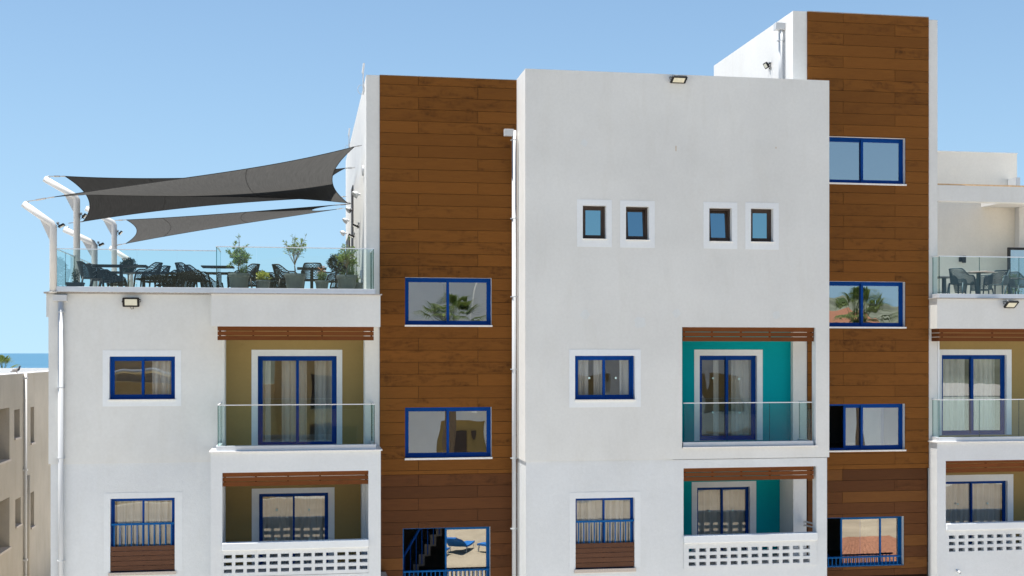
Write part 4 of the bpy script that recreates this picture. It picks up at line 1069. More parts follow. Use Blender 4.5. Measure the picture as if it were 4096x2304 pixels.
p = TW(1450, 1098); t = thing('wall_socket', 'small grey outdoor socket box on the tower wall behind the glass', 'socket', (XT0, p.y, p.z)); mb = MB(); mb.box(XT0-0.06, p.y-0.08, p.z-0.11, XT0, p.y+0.08, p.z+0.11); mb.box(XT0-0.075, p.y-0.06, p.z-0.09, XT0-0.06, p.y+0.06, p.z+0.02); mb.build('box', 'aluminium', t, bevel=0.008)
p = PT(3842, 1038, ybk); t = thing('wall_lamp', 'small dark up and down wall lamp on the cream terrace wall', 'wall lamp', (p.x, ybk, p.z))
mb = MB(); mb.box(p.x+0.02, ybk-0.14, p.z-0.11, p.x+0.11, ybk-0.04, p.z+0.11); mb.build('lamp_body', 'chair_plastic', t, bevel=0.005)
mb = MB(); mb.box(p.x-0.06, ybk-0.039, p.z-0.07, p.x+0.09, ybk-0.001, p.z+0.07); mb.build('wall_plate', 'chair_plastic', t)
# antennas
for px, py, hgt, lab in ((1459, 318, 0.40, 'white antenna on the front top corner of the left tower'), (1401, 566, 0.40, 'white antenna on the rear top edge of the left tower')):
    r = XT0; a, b, c = ray(px, py); tt = r/a; y = b*tt; z = ZTOP_T
    t = thing('antenna', lab, 'antenna', (XT0-0.03, y, z))
    mb = MB(); mb.tube([(XT0-0.04, y, z-0.35), (XT0-0.04, y, z+hgt*0.45)], 0.016, 8); mb.build('bracket_pole', 'white_plastic', t)
    mb = MB(); mb.tube([(XT0-0.04, y, z+hgt*0.45), (XT0-0.05, y, z+hgt*0.55), (XT0-0.02, y, z+hgt*1.15)], [0.02, 0.03, 0.026], 8); mb.build('aerial', 'white_plastic', t)
    mb = MB(); mb.tube([(XT0-0.05+0.09*math.cos(q/10*6.28)-0.04, y, z-0.22+0.12*math.sin(q/10*6.28)) for q in range(11)], 0.007, 5); mb.build('cable', 'white_plastic', t)

# ------------------------------------------------------------------ terrace furniture
def chair_parts(root, mat, M0=Matrix.Identity(4)):
    """moulded resin armchair with a pierced tub shell; faces -Y, origin on the floor"""
    # back and arms: U shaped band of diamonds
    nu, nv = 52, 12
    path = []
    for i in range(nu+1):
        t = i/nu*2-1                      # -1 left arm front .. +1 right arm front
        a = t*math.pi*0.5*1.02
        sx = math.sin(a); k = abs(t)
        x = 0.275*math.copysign(min(1, abs(sx))**0.62, sx)
        y = 0.22 - 0.42*max(0, k-0.42)/0.58*1.0 if k > 0.42 else 0.22 + 0.055*(1-(k/0.42)**2)
        top = 0.82 - 0.0*k
        if k > 0.36: q = min(1, (k-0.36)/0.34); top = 0.82 + (0.645-0.82)*(q*q*(3-2*q))
        if k > 0.88: top -= (k-0.88)*0.5
        path.append((x, y, top))
    def S(i, j):
        x, y, top = path[i]; v = j/nv
        bot = 0.415
        z = bot + (top-bot)*v
        k = abs(i/nu*2-1); lean = 0.11*(1-min(1, k/0.6))
        return Vector((x*(0.90+0.12*v), y + lean*(v**1.1) + 0.0, z))
    mb = MB()
    def ringquad(p):
        c = sum(p, Vector())/4; q = [c + (a-c)*0.66 for a in p]
        o = [mb.vert(a) for a in p]; w = [mb.vert(a) for a in q]
        for k in range(4): mb.face((o[k], o[(k+1)%4], w[(k+1)%4], w[k]))
    for i in range(1, nu):
        for j in range(1, nv):
            if (i+j) % 2 == 0: ringquad([S(i-1, j), S(i, j-1), S(i+1, j), S(i, j+1)])
    ou = 26; 
    # seat pan with diamonds
    def T(i, j):
        u = i/16; v = j/14
        x = -0.255 + 0.51*u; y = -0.235 + 0.47*v
        return Vector((x*(1-0.10*v), y, 0.43 - 0.03*math.sin(math.pi*u)*math.sin(math.pi*min(1, v*1.1)) - 0.03*max(0, 0.15-v)/0.15))
    for i in range(1, 16):
        for j in range(1, 14):
            if (i+j) % 2 == 0: ringquad([T(i-1, j), T(i, j-1), T(i+1, j), T(i, j+1)])
    bm = bmesh.new(); me = bpy.data.meshes.new('shell'); me.from_pydata(mb.v, [], mb.f); bm.from_mesh(me)
    bmesh.ops.remove_doubles(bm, verts=bm.verts, dist=0.0005)
    bmesh.ops.solidify(bm, geom=bm.faces[:], thickness=0.010)
    bm.to_mesh(me); bm.free(); me.materials.append(MATS[mat])
    o = bpy.data.objects.new('shell', me); COL.objects.link(o); o.parent = root
    mb = MB()
    mb.tube([S(i, nv) for i in range(nu+1)], 0.016, 6); mb.tube([S(i, 0) for i in range(nu+1)], 0.014, 6)
    mb.tube([T(i, 0) for i in range(17)], 0.013, 6)
    o = mb.build('rim', mat); o.parent = root
    for sx in (-1, 1):
        fx = S(0 if sx < 0 else nu, nv)
        mb = MB(); mb.tube([fx + Vector((0, 0.015, 0)), Vector((sx*0.268, -0.225, 0.44)), Vector((sx*0.285, -0.265, 0.0))], [0.020, 0.024, 0.015], 8); o = mb.build('leg', mat, smooth=True); o.parent = root
        mb = MB(); mb.tube([Vector((sx*0.205, 0.235, 0.44)), Vector((sx*0.25, 0.32, 0.0))], [0.025, 0.015], 8); o = mb.build('leg', mat, smooth=True); o.parent = root
def table_parts(root, mat, sx=0.70, sy=0.70):
    for nm, f in (('table_top', lambda m: m.box(-sx/2, -sy/2, 0.715, sx/2, sy/2, 0.74)), ('pedestal', lambda m: m.box(-0.04, -0.04, 0.02, 0.04, 0.04, 0.70)), ('top_bracket', lambda m: m.box(-0.2, -0.2, 0.70, 0.2, 0.2, 0.714)), ('foot_plate', lambda m: m.box(-0.21, -0.21, 0.0, 0.21, 0.21, 0.02))):
        mb = MB(); f(mb); o = mb.build(nm, mat, bevel=0.004); o.parent = root
def zt_to_Y(px, py, z):      # depth at which a point of height z projects to row py
    a, b, c = ray(px, py); return (z-H)/c*b
chairs = [  # px of centre, py of the top of the back, facing angle (deg, 0 = towards camera), label
    (372, 1047, 100, 'black pierced armchair nearest the left corner of the roof terrace'),
    (408, 1056, 95, 'black armchair directly right of the leftmost one, overlapped by it'),
    (440, 1066, 95, 'black armchair third from the left, tucked under the long table'),
    (470, 1080, 100, 'black armchair low under the table beside the round bush'),
    (588, 1051, -100, 'black armchair with high back right of the round bush'),
    (622, 1064, -100, 'black armchair just behind the one right of the round bush'),
    (662, 1081, -95, 'black armchair half hidden, its back leaning right, left of the glass joint'),
    (694, 1088, -95, 'black armchair behind the one near the middle glass joint'),
    (738, 1100, -80, 'low seen black armchair right of the middle of the long glass'),
    (762, 1053, 110, 'black armchair with tall back turned right in mid terrace'),
    (796, 1062, 105, 'black armchair overlapped by the tall backed one in mid terrace'),
    (846, 1100, 60, 'black armchair at the end of the long glass beside the step in the railing'),
    (948, 1086, 10, 'black armchair right behind the potted tree by the railing step'),
    (980, 1057, -110, 'black armchair right of the leftmost potted tree'),
    (1004, 1084, -110, 'black armchair behind the one right of the leftmost potted tree'),
    (1098, 1106, -100, 'low seen black armchair right of the lime green bush'),
    (1148, 1059, 105, 'black armchair left of the tall sparse potted tree'),
    (1122, 1092, 105, 'black armchair farther back, left of the tall sparse tree'),
    (1250, 1055, 180, 'black armchair seen squarely from behind, between two potted plants'),
    (1330, 1064, -105, 'black armchair left of the rightmost potted tree'),
    (1362, 1094, -105, 'black armchair partly hidden by the rightmost potted tree'),
]
C0 = None
grpL = 'black pierced armchairs on the left roof terrace'
for px, py, ang, lab in chairs:
    Y = zt_to_Y(px, py, ZDECK+0.83); loc = (PX(px, Y), Y, ZDECK)
    if C0 is None:
        C0 = thing('terrace_armchair', lab, 'armchair', loc, grpL); chair_parts(C0, 'chair_plastic'); C0.rotation_euler.z = RAD(ang)
    else: dup(C0, loc, RAD(ang), lab, grpL)
tabs = [(485, 1062, 1.3, 0.8, 'dark table with its broad underside showing left of the round bush'), (575, 1090, 1.7, 0.75, 'long dark table low behind the left armchairs'), (700, 1106, 0.8, 0.8, 'small dark table low in the middle of the long glass'),
        (872, 1066, 0.8, 0.75, 'dark table crossing behind the step in the glass railing'), (880, 1092, 0.8, 0.75, 'dark table farther back behind the step in the railing'), (1247, 1073, 0.75, 0.7, 'dark table behind the armchair seen from behind'), (1075, 1115, 0.7, 0.7, 'dark table low behind the lime green bush')]
for px, py, sx, sy, lab in tabs:
    Y = zt_to_Y(px, py, ZDECK+0.715) + sy/2
    t = thing('terrace_table', lab, 'table', (PX(px, Y), Y, ZDECK), 'dark square tables on the left roof terrace'); table_parts(t, 'table_top', sx, sy)
# right terrace
chairsR = [(3846, 1075, 115, 'slate grey pierced armchair at the left table of the right terrace, turned right'), (3834, 1118, 150, 'slate armchair seen low behind the turned one on the right terrace'), (3930, 1103, 170, 'slate armchair behind the table pedestal on the right terrace'),
           (3990, 1078, -60, 'slate armchair right of the table, turned left, on the right terrace'), (3756, 1117, -20, 'slate armchair cut by the left glass corner of the right terrace'), (4072, 1089, 110, 'slate armchair at the right picture edge in front of the small plant')]
CR = None; grpR = 'slate pierced armchairs on the right roof terrace'
for px, py, ang, lab in chairsR:
    Y = max(31.25, zt_to_Y(px, py, ZDR+0.83)); loc = (PX(px, Y), Y, ZDR)
    if CR is None:
        CR = thing('terrace_armchair', lab, 'armchair', loc, grpR); chair_parts(CR, 'chair_slate'); CR.rotation_euler.z = RAD(ang)
    else: dup(CR, loc, RAD(ang), lab, grpR)
for px, py, lab in ((3914, 1090, 'square table between the slate armchairs on the right terrace'), (3776, 1110, 'table behind the left glass corner of the right terrace'), (4040, 1116, 'table behind the rightmost slate armchairs')):
    Y = zt_to_Y(px, py, ZDR+0.715) + 0.1; t = thing('terrace_table', lab, 'table', (PX(px, Y), Y, ZDR), 'square tables on the right roof terrace'); t.rotation_euler.z = RAD(38 if px == 3914 else 5); 
    n0 = len(bpy.data.objects); 
    for nm, bx in (('table_top', (-0.38, -0.38, 0.715, 0.38, 0.38, 0.735)), ('pedestal', (-0.045, -0.045, 0.02, 0.045, 0.045, 0.70)), ('top_bracket', (-0.22, -0.22, 0.70, 0.22, 0.22, 0.714)), ('foot_plate', (-0.21, -0.21, 0.0, 0.21, 0.21, 0.02))):
        mb = MB(); mb.box(*bx); o = mb.build(nm, 'chair_slate' if nm != 'table_top' else 'cap_stone', bevel=0.004); o.parent = t

# ------------------------------------------------------------------ potted plants
def leaf(mb, p, d, L, w, rnd):
    d = d.normalized(); s = d.cross(Vector((rnd.uniform(-1, 1), rnd.uniform(-1, 1), rnd.uniform(-1, 1))))
    if s.length < 1e-4: return
    s.normalize()
    mb.quad(p, p + d*L*0.45 + s*w, p + d*L, p + d*L*0.45 - s*w)
def pot(root, X, Y, z0, r, hgt, mat):
    mb = MB(); mb.lathe([(r*0.70, 0), (r*0.74, 0.02), (r*0.93, hgt*0.80), (r, hgt*0.82), (r*1.02, hgt*0.90), (r, hgt), (r*0.93, hgt), (r*0.90, hgt*0.90)], (X, Y, z0), 28); mb.build('pot', mat, root, smooth=False)
    mb = MB(); mb.lathe([(r*0.895, hgt*0.86), (r*0.895, hgt*0.9)], (X, Y, z0), 20); mb.build('soil', 'soil', root)
def potted_tree(label, px, Y, r, hgt, zcrown0, ztop, spread, seed, dens, lmat='leaf_olive', bare=0.35, under=True, shape='ball', shoots=0, potmat='pot_grey'):
    rnd = random.Random(seed); X = PX(px, Y)
    t = thing('potted_tree', label, 'potted tree', (X, Y, ZDECK), 'potted young trees on the roof terrace'); pot(t, X, Y, ZDECK, r, hgt, potmat)
    tm = MB(); lm = MB(); base = Vector((X, Y, ZDECK+hgt*0.9)); fork = Vector((X+rnd.uniform(-.02, .02), Y, zcrown0))
    tm.tube([base, base.lerp(fork, 0.5)+Vector((0.008, 0, 0)), fork], [0.020, 0.017, 0.014], 7)
    cz = (zcrown0*0.85 + ztop*1.15)/2; rz = (ztop-zcrown0)/2
    def twig(p, q, r0, leaves, bare_to):
        mid = p.lerp(q, 0.45) + Vector((rnd.gauss(0, 1), rnd.gauss(0, 1), 0.5))*(q-p).length*0.07
        tm.tube([p, mid, q], [r0, r0*0.7, r0*0.4], 5)
        for k in range(leaves):
            t_ = rnd.uniform(bare_to, 1.03); pp = (p.lerp(mid, t_/0.45) if t_ < 0.45 else mid.lerp(q, (t_-0.45)/0.55))
            d = (q-p).normalized()*0.7 + Vector((rnd.gauss(0, 1), rnd.gauss(0, 1), rnd.gauss(0, 0.9)))*0.6
            leaf(lm, pp, d, rnd.uniform(0.045, 0.08), rnd.uniform(0.007, 0.012), rnd)
    nb = 16
    for k in range(nb):
        a = 6.283*k/nb*2.4 + rnd.uniform(-.4, .4); u = rnd.uniform(-0.75, 1.0)
        rr = spread*math.sqrt(max(0.05, 1-u*u*0.8))*rnd.uniform(0.55, 1.05)
        if shape == 'vase': u = rnd.uniform(0.0, 1.05); rr = spread*(0.35+0.65*(u+1)/2)*rnd.uniform(0.3, 1.05)
        q = Vector((X + rr*math.cos(a), Y + rr*math.sin(a), cz + rz*u))
        st = fork + Vector((0, 0, rnd.uniform(-0.02, 0.25)*rz))
        twig(st, q, 0.007, int(dens*0.8), bare)
        for j in range(4):
            p0 = st.lerp(q, rnd.uniform(0.4, 0.9)); e = p0 + Vector((rnd.gauss(0, 1), rnd.gauss(0, 1), rnd.gauss(0.5, 0.7))).normalized()*spread*rnd.uniform(0.3, 0.6)
            twig(p0, e, 0.004, int(dens*rnd.uniform(0.5, 1.2)*(0.35 if (shape == 'vase' and e.z < cz) else 1)), 0.2)
    for k in range(shoots):
        q = Vector((X + rnd.uniform(-0.5, 0.3)*spread, Y, ztop + rnd.uniform(0.10, 0.28))); twig(Vector((X, Y, cz+rz*0.5)), q, 0.005, 6, 0.75)
    tm.build('trunk', 'bark', t); lm.build('foliage', lmat, t)
    if under:
        um = MB()
        for k in range(60):
            a = rnd.uniform(0, 6.28); rr = r*0.8*rnd.random()**0.5
            p = Vector((X+rr*math.cos(a), Y+rr*math.sin(a), ZDECK+hgt*0.92))
            if rnd.random() < 0.8: p.x = X + r*rnd.uniform(0.1, 0.75)
            top = rnd.uniform(0.12, 0.34)
            for q in range(9): leaf(um, p + Vector((rnd.gauss(0, .01), rnd.gauss(0, .01), top*q/9)), Vector((rnd.gauss(0, .6), rnd.gauss(0, .6), 0.9)), 0.05, 0.006, rnd)
        um.build('undergrowth', 'leaf_rosemary', t)
    return t
def potted_bush(label, px, Y, r, hgt, bw, bh, seed, lmat, n=500, cat='potted plant', flowers=False, spiky=False, potmat='pot_grey', square=False):
    rnd = random.Random(seed); X = PX(px, Y)
    t = thing('potted_plant', label, cat, (X, Y, ZDECK), 'small potted plants on the roof terrace')
    if square:
        mb = MB(); i0 = [mb.vert((X+sx*r*1.5*k, Y+sy*r*k, z)) for z, k in ((ZDECK, 0.85), (ZDECK+hgt*0.86, 1.0), (ZDECK+hgt*0.86, 1.06), (ZDECK+hgt, 1.06)) for sx, sy in ((-1, -1), (1, -1), (1, 1), (-1, 1))]
        for L in range(3):
            for k in range(4): mb.face((L*4+k, L*4+(k+1) % 4, L*4+4+(k+1) % 4, L*4+4+k))
        mb.face((15, 14, 13, 12)[::-1]); mb.build('pot', potmat, t)
    else: pot(t, X, Y, ZDECK, r, hgt, potmat)
    c = Vector((X, Y, ZDECK+hgt*0.92 + (bh/2 if not spiky else 0))); lm = MB()
    for k in range(n):
        if spiky:
            a = rnd.uniform(0, 6.28); rr = bw/2*rnd.random()**0.6; hz = bh*rnd.random()*(1-0.5*rr/(bw/2)); p = c + Vector((rr*math.cos(a)*(0.5+0.6*hz/bh), rr*math.sin(a)*(0.5+0.6*hz/bh), hz)); d = Vector((rnd.gauss(0, .5), rnd.gauss(0, .5), 0.9))
        else:
            d = Vector((rnd.gauss(0, 1), rnd.gauss(0, 1), rnd.gauss(0, 1))).normalized(); k2 = rnd.random()**0.33*(0.85+0.3*math.sin(5*d.x+3*d.y)*math.sin(4*d.z)); p = c + Vector((d.x*bw/2, d.y*bw/2, d.z*bh/2))*k2
        leaf(lm, p, d + Vector((rnd.gauss(0, .6), rnd.gauss(0, .6), rnd.gauss(0.2, .6))), rnd.uniform(0.035, 0.06), rnd.uniform(0.008, 0.014), rnd)
    lm.build('foliage', lmat, t)
    sm_ = MB()
    for k in range(6): sm_.tube([(X+rnd.uniform(-.03, .03), Y+rnd.uniform(-.03, .03), ZDECK+hgt*0.85), c + Vector((rnd.uniform(-1, 1)*bw*.3, rnd.uniform(-1, 1)*bw*.3, bh*(0.2 if not spiky else 0.6)))], 0.005, 5)
    sm_.build('stem', 'bark', t)
    if flowers:
        fm = MB()
        for k in range(46):
            p = c + Vector((rnd.gauss(0.02, bw*.22), rnd.gauss(0, bw*.22), bh*rnd.uniform(0.6, 1.25))); leaf(fm, p, Vector((rnd.gauss(0, 1), rnd.gauss(0, 1), 0.5)), 0.045, 0.014, rnd)
        fm.build('flower', 'petal_red', t)
    return t
YQ = 30.50
potted_tree('leftmost potted olive tree in a grey pot, leafy crown and rosemary below', 956, YQ, 0.25, 0.46, PZ(953, 1068, YQ), PZ(953, 980, YQ), 0.31, 3, 30, shoots=2)
potted_tree('tall sparse potted tree in a grey pot with bare lower twigs', 1180, YQ, 0.25, 0.46, PZ(1180, 1064, YQ), PZ(1180, 945, YQ), 0.34, 7, 13, bare=0.55, under=False, shape='vase')
potted_tree('rightmost potted tree in a grey pot, loose pale green crown beside the tower', 1387, YQ, 0.25, 0.44, PZ(1387, 1075, YQ), PZ(1387, 985, YQ), 0.33, 12, 20, lmat='leaf_olive', shoots=2)
potted_bush('small grey pot with a round lime green bush', 1053, YQ, 0.17, 0.30, 0.34, 0.24, 4, 'leaf_lime', 700)
potted_bush('small grey pot with a spiky green plant and reddish flowers', 1288, YQ, 0.17, 0.30, 0.30, 0.30, 5, 'leaf_rosemary', 520, flowers=True, spiky=True)
potted_bush('smallest grey pot, half hidden behind the rightmost tree pot', 1428, YQ+0.4, 0.14, 0.28, 0.16, 0.35, 6, 'leaf_rosemary', 160, spiky=True)
potted_bush('black square planter with a thin small leaved shrub at the left glass corner', 301, 31.6, 0.13, 0.26, 0.22, 0.44, 8, 'leaf_dark', 260, spiky=True, potmat='pot_black', square=True)
def topiary(label, px, py, rpx, Y, seed, n):
    rnd = random.Random(seed); c = PT(px, py, Y); R = rpx/F*Y
    t = thing('round_shrub', label, 'shrub', (c.x, Y, ZDECK)); lm = MB()
    for k in range(n):
        d = Vector((rnd.gauss(0, 1), rnd.gauss(0, 1), rnd.gauss(0, 1))).normalized(); q = rnd.random()**0.25*(0.82+0.22*math.sin(6*d.x+1)*math.cos(5*d.z+d.y*4)+rnd.uniform(0, .12)); leaf(lm, c + d*R*q, d + Vector((rnd.gauss(0, .7), rnd.gauss(0, .7), rnd.gauss(0, .7))), 0.06, 0.013, rnd)
    lm.build('foliage', 'leaf_dark', t)
    mb = MB(); mb.tube([(c.x, Y, ZDECK+0.3), (c.x, Y, c.z)], 0.02, 7); mb.build('trunk', 'bark', t)
    pot(t, c.x, Y, ZDECK, 0.2, 0.36, 'pot_black')
topiary('dark round clipped bush in front of the rearmost mast', 513, 1064, 31, 36.5, 3, 1500)
topiary('dark round shrub behind the rightmost potted tree', 1344, 1052, 34, 36.0, 5, 1500)
c = PT(4052, 1120, 34.3)
t = thing('potted_plant', 'small leafy plant beside the dark terrace door on the right', 'potted plant', (c.x, 34.3, ZDR))
rnd = random.Random(9); lm = MB()
for k in range(360): leaf(lm, Vector((c.x+rnd.gauss(0, .10), 34.3+rnd.gauss(0, .1), ZDR+0.25+rnd.random()*0.65)), Vector((rnd.gauss(0, 1), rnd.gauss(0, 1), .4)), 0.08, 0.018, rnd)
lm.build('foliage', 'leaf_rosemary', t); mb = MB(); mb.tube([(c.x, 34.3, ZDR+0.1), (c.x, 34.3, ZDR+0.7)], 0.012, 6); mb.build('stem', 'bark', t); pot(t, c.x, 34.3, ZDR, 0.14, 0.26, 'pot_grey')

# ------------------------------------------------------------------ neighbouring building, pigeon, palm on the left
XN = -9.5
def ny(px): a, b, _ = ray(px); return XN*b/a
def nz(px, py): return PZ(px, py, ny(px))
NB = thing('neighbour_building', 'beige rendered flat roofed building at the left edge of the picture', 'building', (XN-6, 46, 0))
ztn = nz(60, 1497.6)
holes = []
def nh(x0, x1, y0, y1): holes.append((ny(x0), nz((x0+x1)/2, y1), ny(x1), nz((x0+x1)/2, y0)))
nh(57, 79, 1638, 1752); nh(122, 136.5, 1628, 1772); nh(61, 83, 1993, 2102); nh(122, 136.5, 1968, 2108)
nh(-70, 38, 1640, 1858); nh(-70, 38, 2015, 2225)
mb = MB(); wall_mb(mb, 30, 0, 60, ztn, 0, [h + ((0.95,) if h[2]-h[0] > 2 else (0.3,)) for h in holes], 0.3, ends='')
mb.xf(Matrix(((0, -1, 0, XN), (1, 0, 0, 0), (0, 0, 1, 0), (0, 0, 0, 1))))
mb.build('wall', ['tan_render', 'tan_render'], NB)
mb = MB(); mb.box(XN-0.24, 30, ztn+0.001, XN+0.015, 60, ztn+0.03); mb.box(XN-14, 59.75, ztn+0.001, XN-0.241, 60, ztn+0.03)
mb.build('parapet_coping', 'side_white', NB)
mb = MB(); mb.box(XN-0.24, 30, ztn-0.7, XN-0.20, 59.7, ztn); mb.box(XN-14, 59.75, 0, XN-0.02, 60, ztn); mb.box(XN-14, 30, ztn-0.8, XN-0.25, 59.7, ztn-0.7); mb.box(XN-14, 30, 0, XN-0.02, 30.3, ztn-0.8)
mb.build('roof', 'side_white', NB)
for h in holes:
    big = h[2]-h[0] > 2
    mb = MB(); mb.box(XN-(0.9 if big else 0.28), h[0]+0.001, h[1]-0.05, XN+0.05, h[2]+0.06, h[1]+0.02)
    s = mb.build('sill', 'sill_stone', NB)
    mb = MB(); mb.box(XN-(1.0 if big else 0.34), h[0]-0.05, h[1]-0.05, XN-(0.96 if big else 0.301), h[2]+0.05, h[3]+0.05); mb.build('window', 'brown_frame', NB)
yn = ny(94); mb = MB(); mb.tube([(XN+0.07, yn, 0), (XN+0.07, yn, ztn+0.05)], 0.05, 10); d = mb.build('drainpipe', 'white_metal', NB, smooth=True)
mb = MB(); mb.tube([(XN+0.05, yn+0.5, 0), (XN+0.05, yn+0.5, nz(97, 1905))], 0.06, 10); d = mb.build('drainpipe', 'tan_render', NB, smooth=True)
for py in (1513, 1880, 2240):
    mb = MB(); z = nz(94, py); mb.box(XN, yn-0.10, z-0.03, XN+0.13, yn+0.10, z+0.03); mb.build('pipe_bracket', 'white_metal', NB)
# pigeon on the coping
Yp = ny(80)
pg = thing('pigeon', 'grey pigeon with dark head standing on the white wall top of the beige building', 'pigeon', (XN-0.12, Yp, ztn+0.03))
mb = MB(); z0 = ztn + 0.03; x0 = XN-0.12
# one continuous lofted body: tail -> breast -> neck -> head (heading +X as seen from the camera, slightly away)
prof = [(-0.185, 0.040, 0.006), (-0.15, 0.050, 0.016), (-0.10, 0.072, 0.036), (-0.04, 0.098, 0.056), (0.02, 0.115, 0.062), (0.065, 0.138, 0.052), (0.088, 0.175, 0.036), (0.094, 0.205, 0.028), (0.102, 0.228, 0.027), (0.118, 0.236, 0.020), (0.138, 0.234, 0.007), (0.150, 0.231, 0.002)]
pts = [Vector((x0+a, Yp+a*0.4, z0+b)) for a, b, r in prof]
mb.tube(pts, [r for a, b, r in prof], 12)
for k in range(len(mb.f)):
    zc = sum(mb.v[i][2] for i in mb.f[k])/len(mb.f[k]) - z0; xc = sum(mb.v[i][0] for i in mb.f[k])/len(mb.f[k]) - x0
    mb.mi[k] = 1 if (xc > 0.055 or xc < -0.15) else 0
mb.build('body', ['feather_grey', 'feather_dark'], pg, smooth=True)
for s_ in (-1, 1):
    mb = MB(); mb.tube([(x0+0.01, Yp+s_*0.02, z0+0.065), (x0+0.015, Yp+s_*0.022, z0+0.012), (x0+0.045, Yp+s_*0.026, z0+0.004)], 0.006, 6); mb.build('leg', 'terracotta', pg)
    mb = MB(); mb.ball((x0-0.03, Yp+s_*0.045-0.01, z0+0.108), (0.10, 0.02, 0.036), 10, 6); mb.build('wing', 'feather_grey', pg, smooth=True)
# palms
def palm(label, X, Y, htop, seed, R=1.7, nf=34, group='palm trees'):
    rnd = random.Random(seed); t = thing('palm_tree', label, 'palm tree', (X, Y, 0), group)
    mb = MB(); mb.tube([(X, Y, 0), (X+0.1, Y, htop*0.5), (X, Y, htop)], [0.26, 0.19, 0.16], 10); mb.build('trunk', 'bark', t)
    lm = MB()
    for k in range(nf):
        a = rnd.uniform(0, 6.28); el = rnd.uniform(-0.5, 1.35); d = Vector((math.cos(a)*math.cos(el), math.sin(a)*math.cos(el), math.sin(el)))
        st = Vector((X, Y, htop)); tip = st + d*R*0.62
        lm.tube([st, tip], [0.02, 0.012], 4)
        up = Vector((0, 0, 1)); side = d.cross(up).normalized(); nn = 22
        for j in range(nn):
            b = (j/(nn-1)-0.5)*2.5; dd = (d*math.cos(b) + side*math.sin(b)).normalized(); L = R*0.62*(0.75+0.25*math.cos(b))
            m_ = tip + dd*L*0.6; e = tip + dd*L + Vector((0, 0, -L*0.30)); w = dd.cross(Vector((0, 0, 1))).normalized()*0.028*R/1.7
            i = [lm.vert(q) for q in (tip, m_-w, e, m_+w)]; lm.face(i)
    lm.build('crown', 'leaf_palm', t); return t
Yl = 70.0; palm('palm crown poking up behind the beige building at the left edge', PX(12, Yl), Yl, PZ(12, 1478, Yl)-0.2, 2, R=1.0, nf=22)

# ------------------------------------------------------------------ across the street (seen reflected in the windows)
def opp(label, X0, X1, Y, ztop, mat, holes, deep=8.0, cap='side_white', fill='brown_frame'):
    t = thing('street_house', label, 'building', ((X0+X1)/2, Y-deep/2, 0)); mb = MB()
    hl = [(-h[2], h[1], -h[0], h[3], 0.6) for h in holes]
    wall_mb(mb, -X1, 0, -X0, ztop, 0, hl, 0.6, ends='lr'); mb.xf(Matrix(((-1, 0, 0, 0), (0, -1, 0, Y), (0, 0, 1, 0), (0, 0, 0, 1))))
    mb.box(X0, Y-deep, 0, X1, Y-0.6, ztop-0.3); mb.build('wall', [mat, 'white_band'], t)
    mb = MB(); mb.box(X0-0.02, Y-0.3, ztop+0.001, X1+0.02, Y+0.03, ztop+0.14); mb.build('coping', cap, t)
    for h in holes:
        mb = MB(); mb.box(h[0], Y-0.598, h[1], h[2], Y-0.55, h[3]); mb.build('window', fill, t)
    return t
opp('ochre house across the street with a pale coping', -32, -1.5, -14, 7.0, 'ochre_render', [(-26, 0.3, -23.5, 3.0), (-20, 3.6, -17.5, 5.8), (-12, 0.3, -9.5, 3.0), (-8, 3.6, -5, 6.0)], cap='ochre_render')
opp('tall pale house behind the ochre one across the street', -34, -6, -23, 9.8, 'tan_render', [(-24, 6, -21, 9), (-18, 6, -15.5, 9)])
t = thing('roof_duct', 'long silver duct on the ochre house roof across the street', 'duct', (-16, -17.5, 7.0)); mb = MB(); mb.tube([(-30, -17.5, 7.75), (-4, -17.5, 7.75)], 0.16, 12); mb.build('tube', 'aluminium', t, smooth=True)
mb = MB()
for x in (-28, -22, -16, -11, -6): mb.box(x-0.04, -17.6, 6.7, x+0.04, -17.4, 7.6)
mb.build('support', 'steel', t)
t = thing('roof_unit', 'pale cooling unit on the ochre house roof across the street', 'cooling unit', (-12.3, -16.2, 6.7)); mb = MB(); mb.box(-12.9, -16.6, 6.7, -11.6, -15.8, 7.3); mb.build('casing', 'white_plastic', t, bevel=0.03)
opp('narrow ochre house across the street beside the tall white one', -1.49, 4.9, -15.0, 9.0, 'ochre_render', [(0.6, 5.6, 3.4, 7.6), (0.6, 2.0, 3.4, 4.6)])
th = opp('tall white house across the street', 5.0, 13.5, -16, 15.5, 'rough_white', [(8.9, 1.4, 11.6, 4.7), (6.0, 6.6, 7.2, 8.4)], fill='olive_render')
mb = MB(); mb.tube([(8.9, -15.9, 5.2), (8.9, -15.9, 13.4)], 0.07, 10); mb.build('drainpipe', 'white_plastic', th)
mb = MB(); mb.box(10.9, -15.99, 5.3, 13.45, -15.4, 15.2); mb.build('wall', 'grey_render', th)
mb = MB(); mb.box(9.5, -16.53, 1.4, 10.9, -16.48, 3.9); mb.build('window', 'brown_frame', th)
opp('white house with brown openings across the street', 14, 30, -13, 9.2, 'rough_white', [(15.5, 5.2, 18.5, 7.6), (20.5, 5.2, 23, 7.6), (25.5, 5.2, 28, 7.6), (15.5, 1.0, 18.5, 4.0), (20.5, 1.0, 23, 4.0), (25.5, 1.0, 28.5, 4.0)], fill='olive_render')
opp('low white house with one opening across the street', 33, 44, -22, 9.2, 'rough_white', [(35, 5, 37, 7.5)])
mb = MB(); t = thing('tiled_roof_house', 'house with red tiled roof up the slope across the street', 'building', (40, -60, 0))
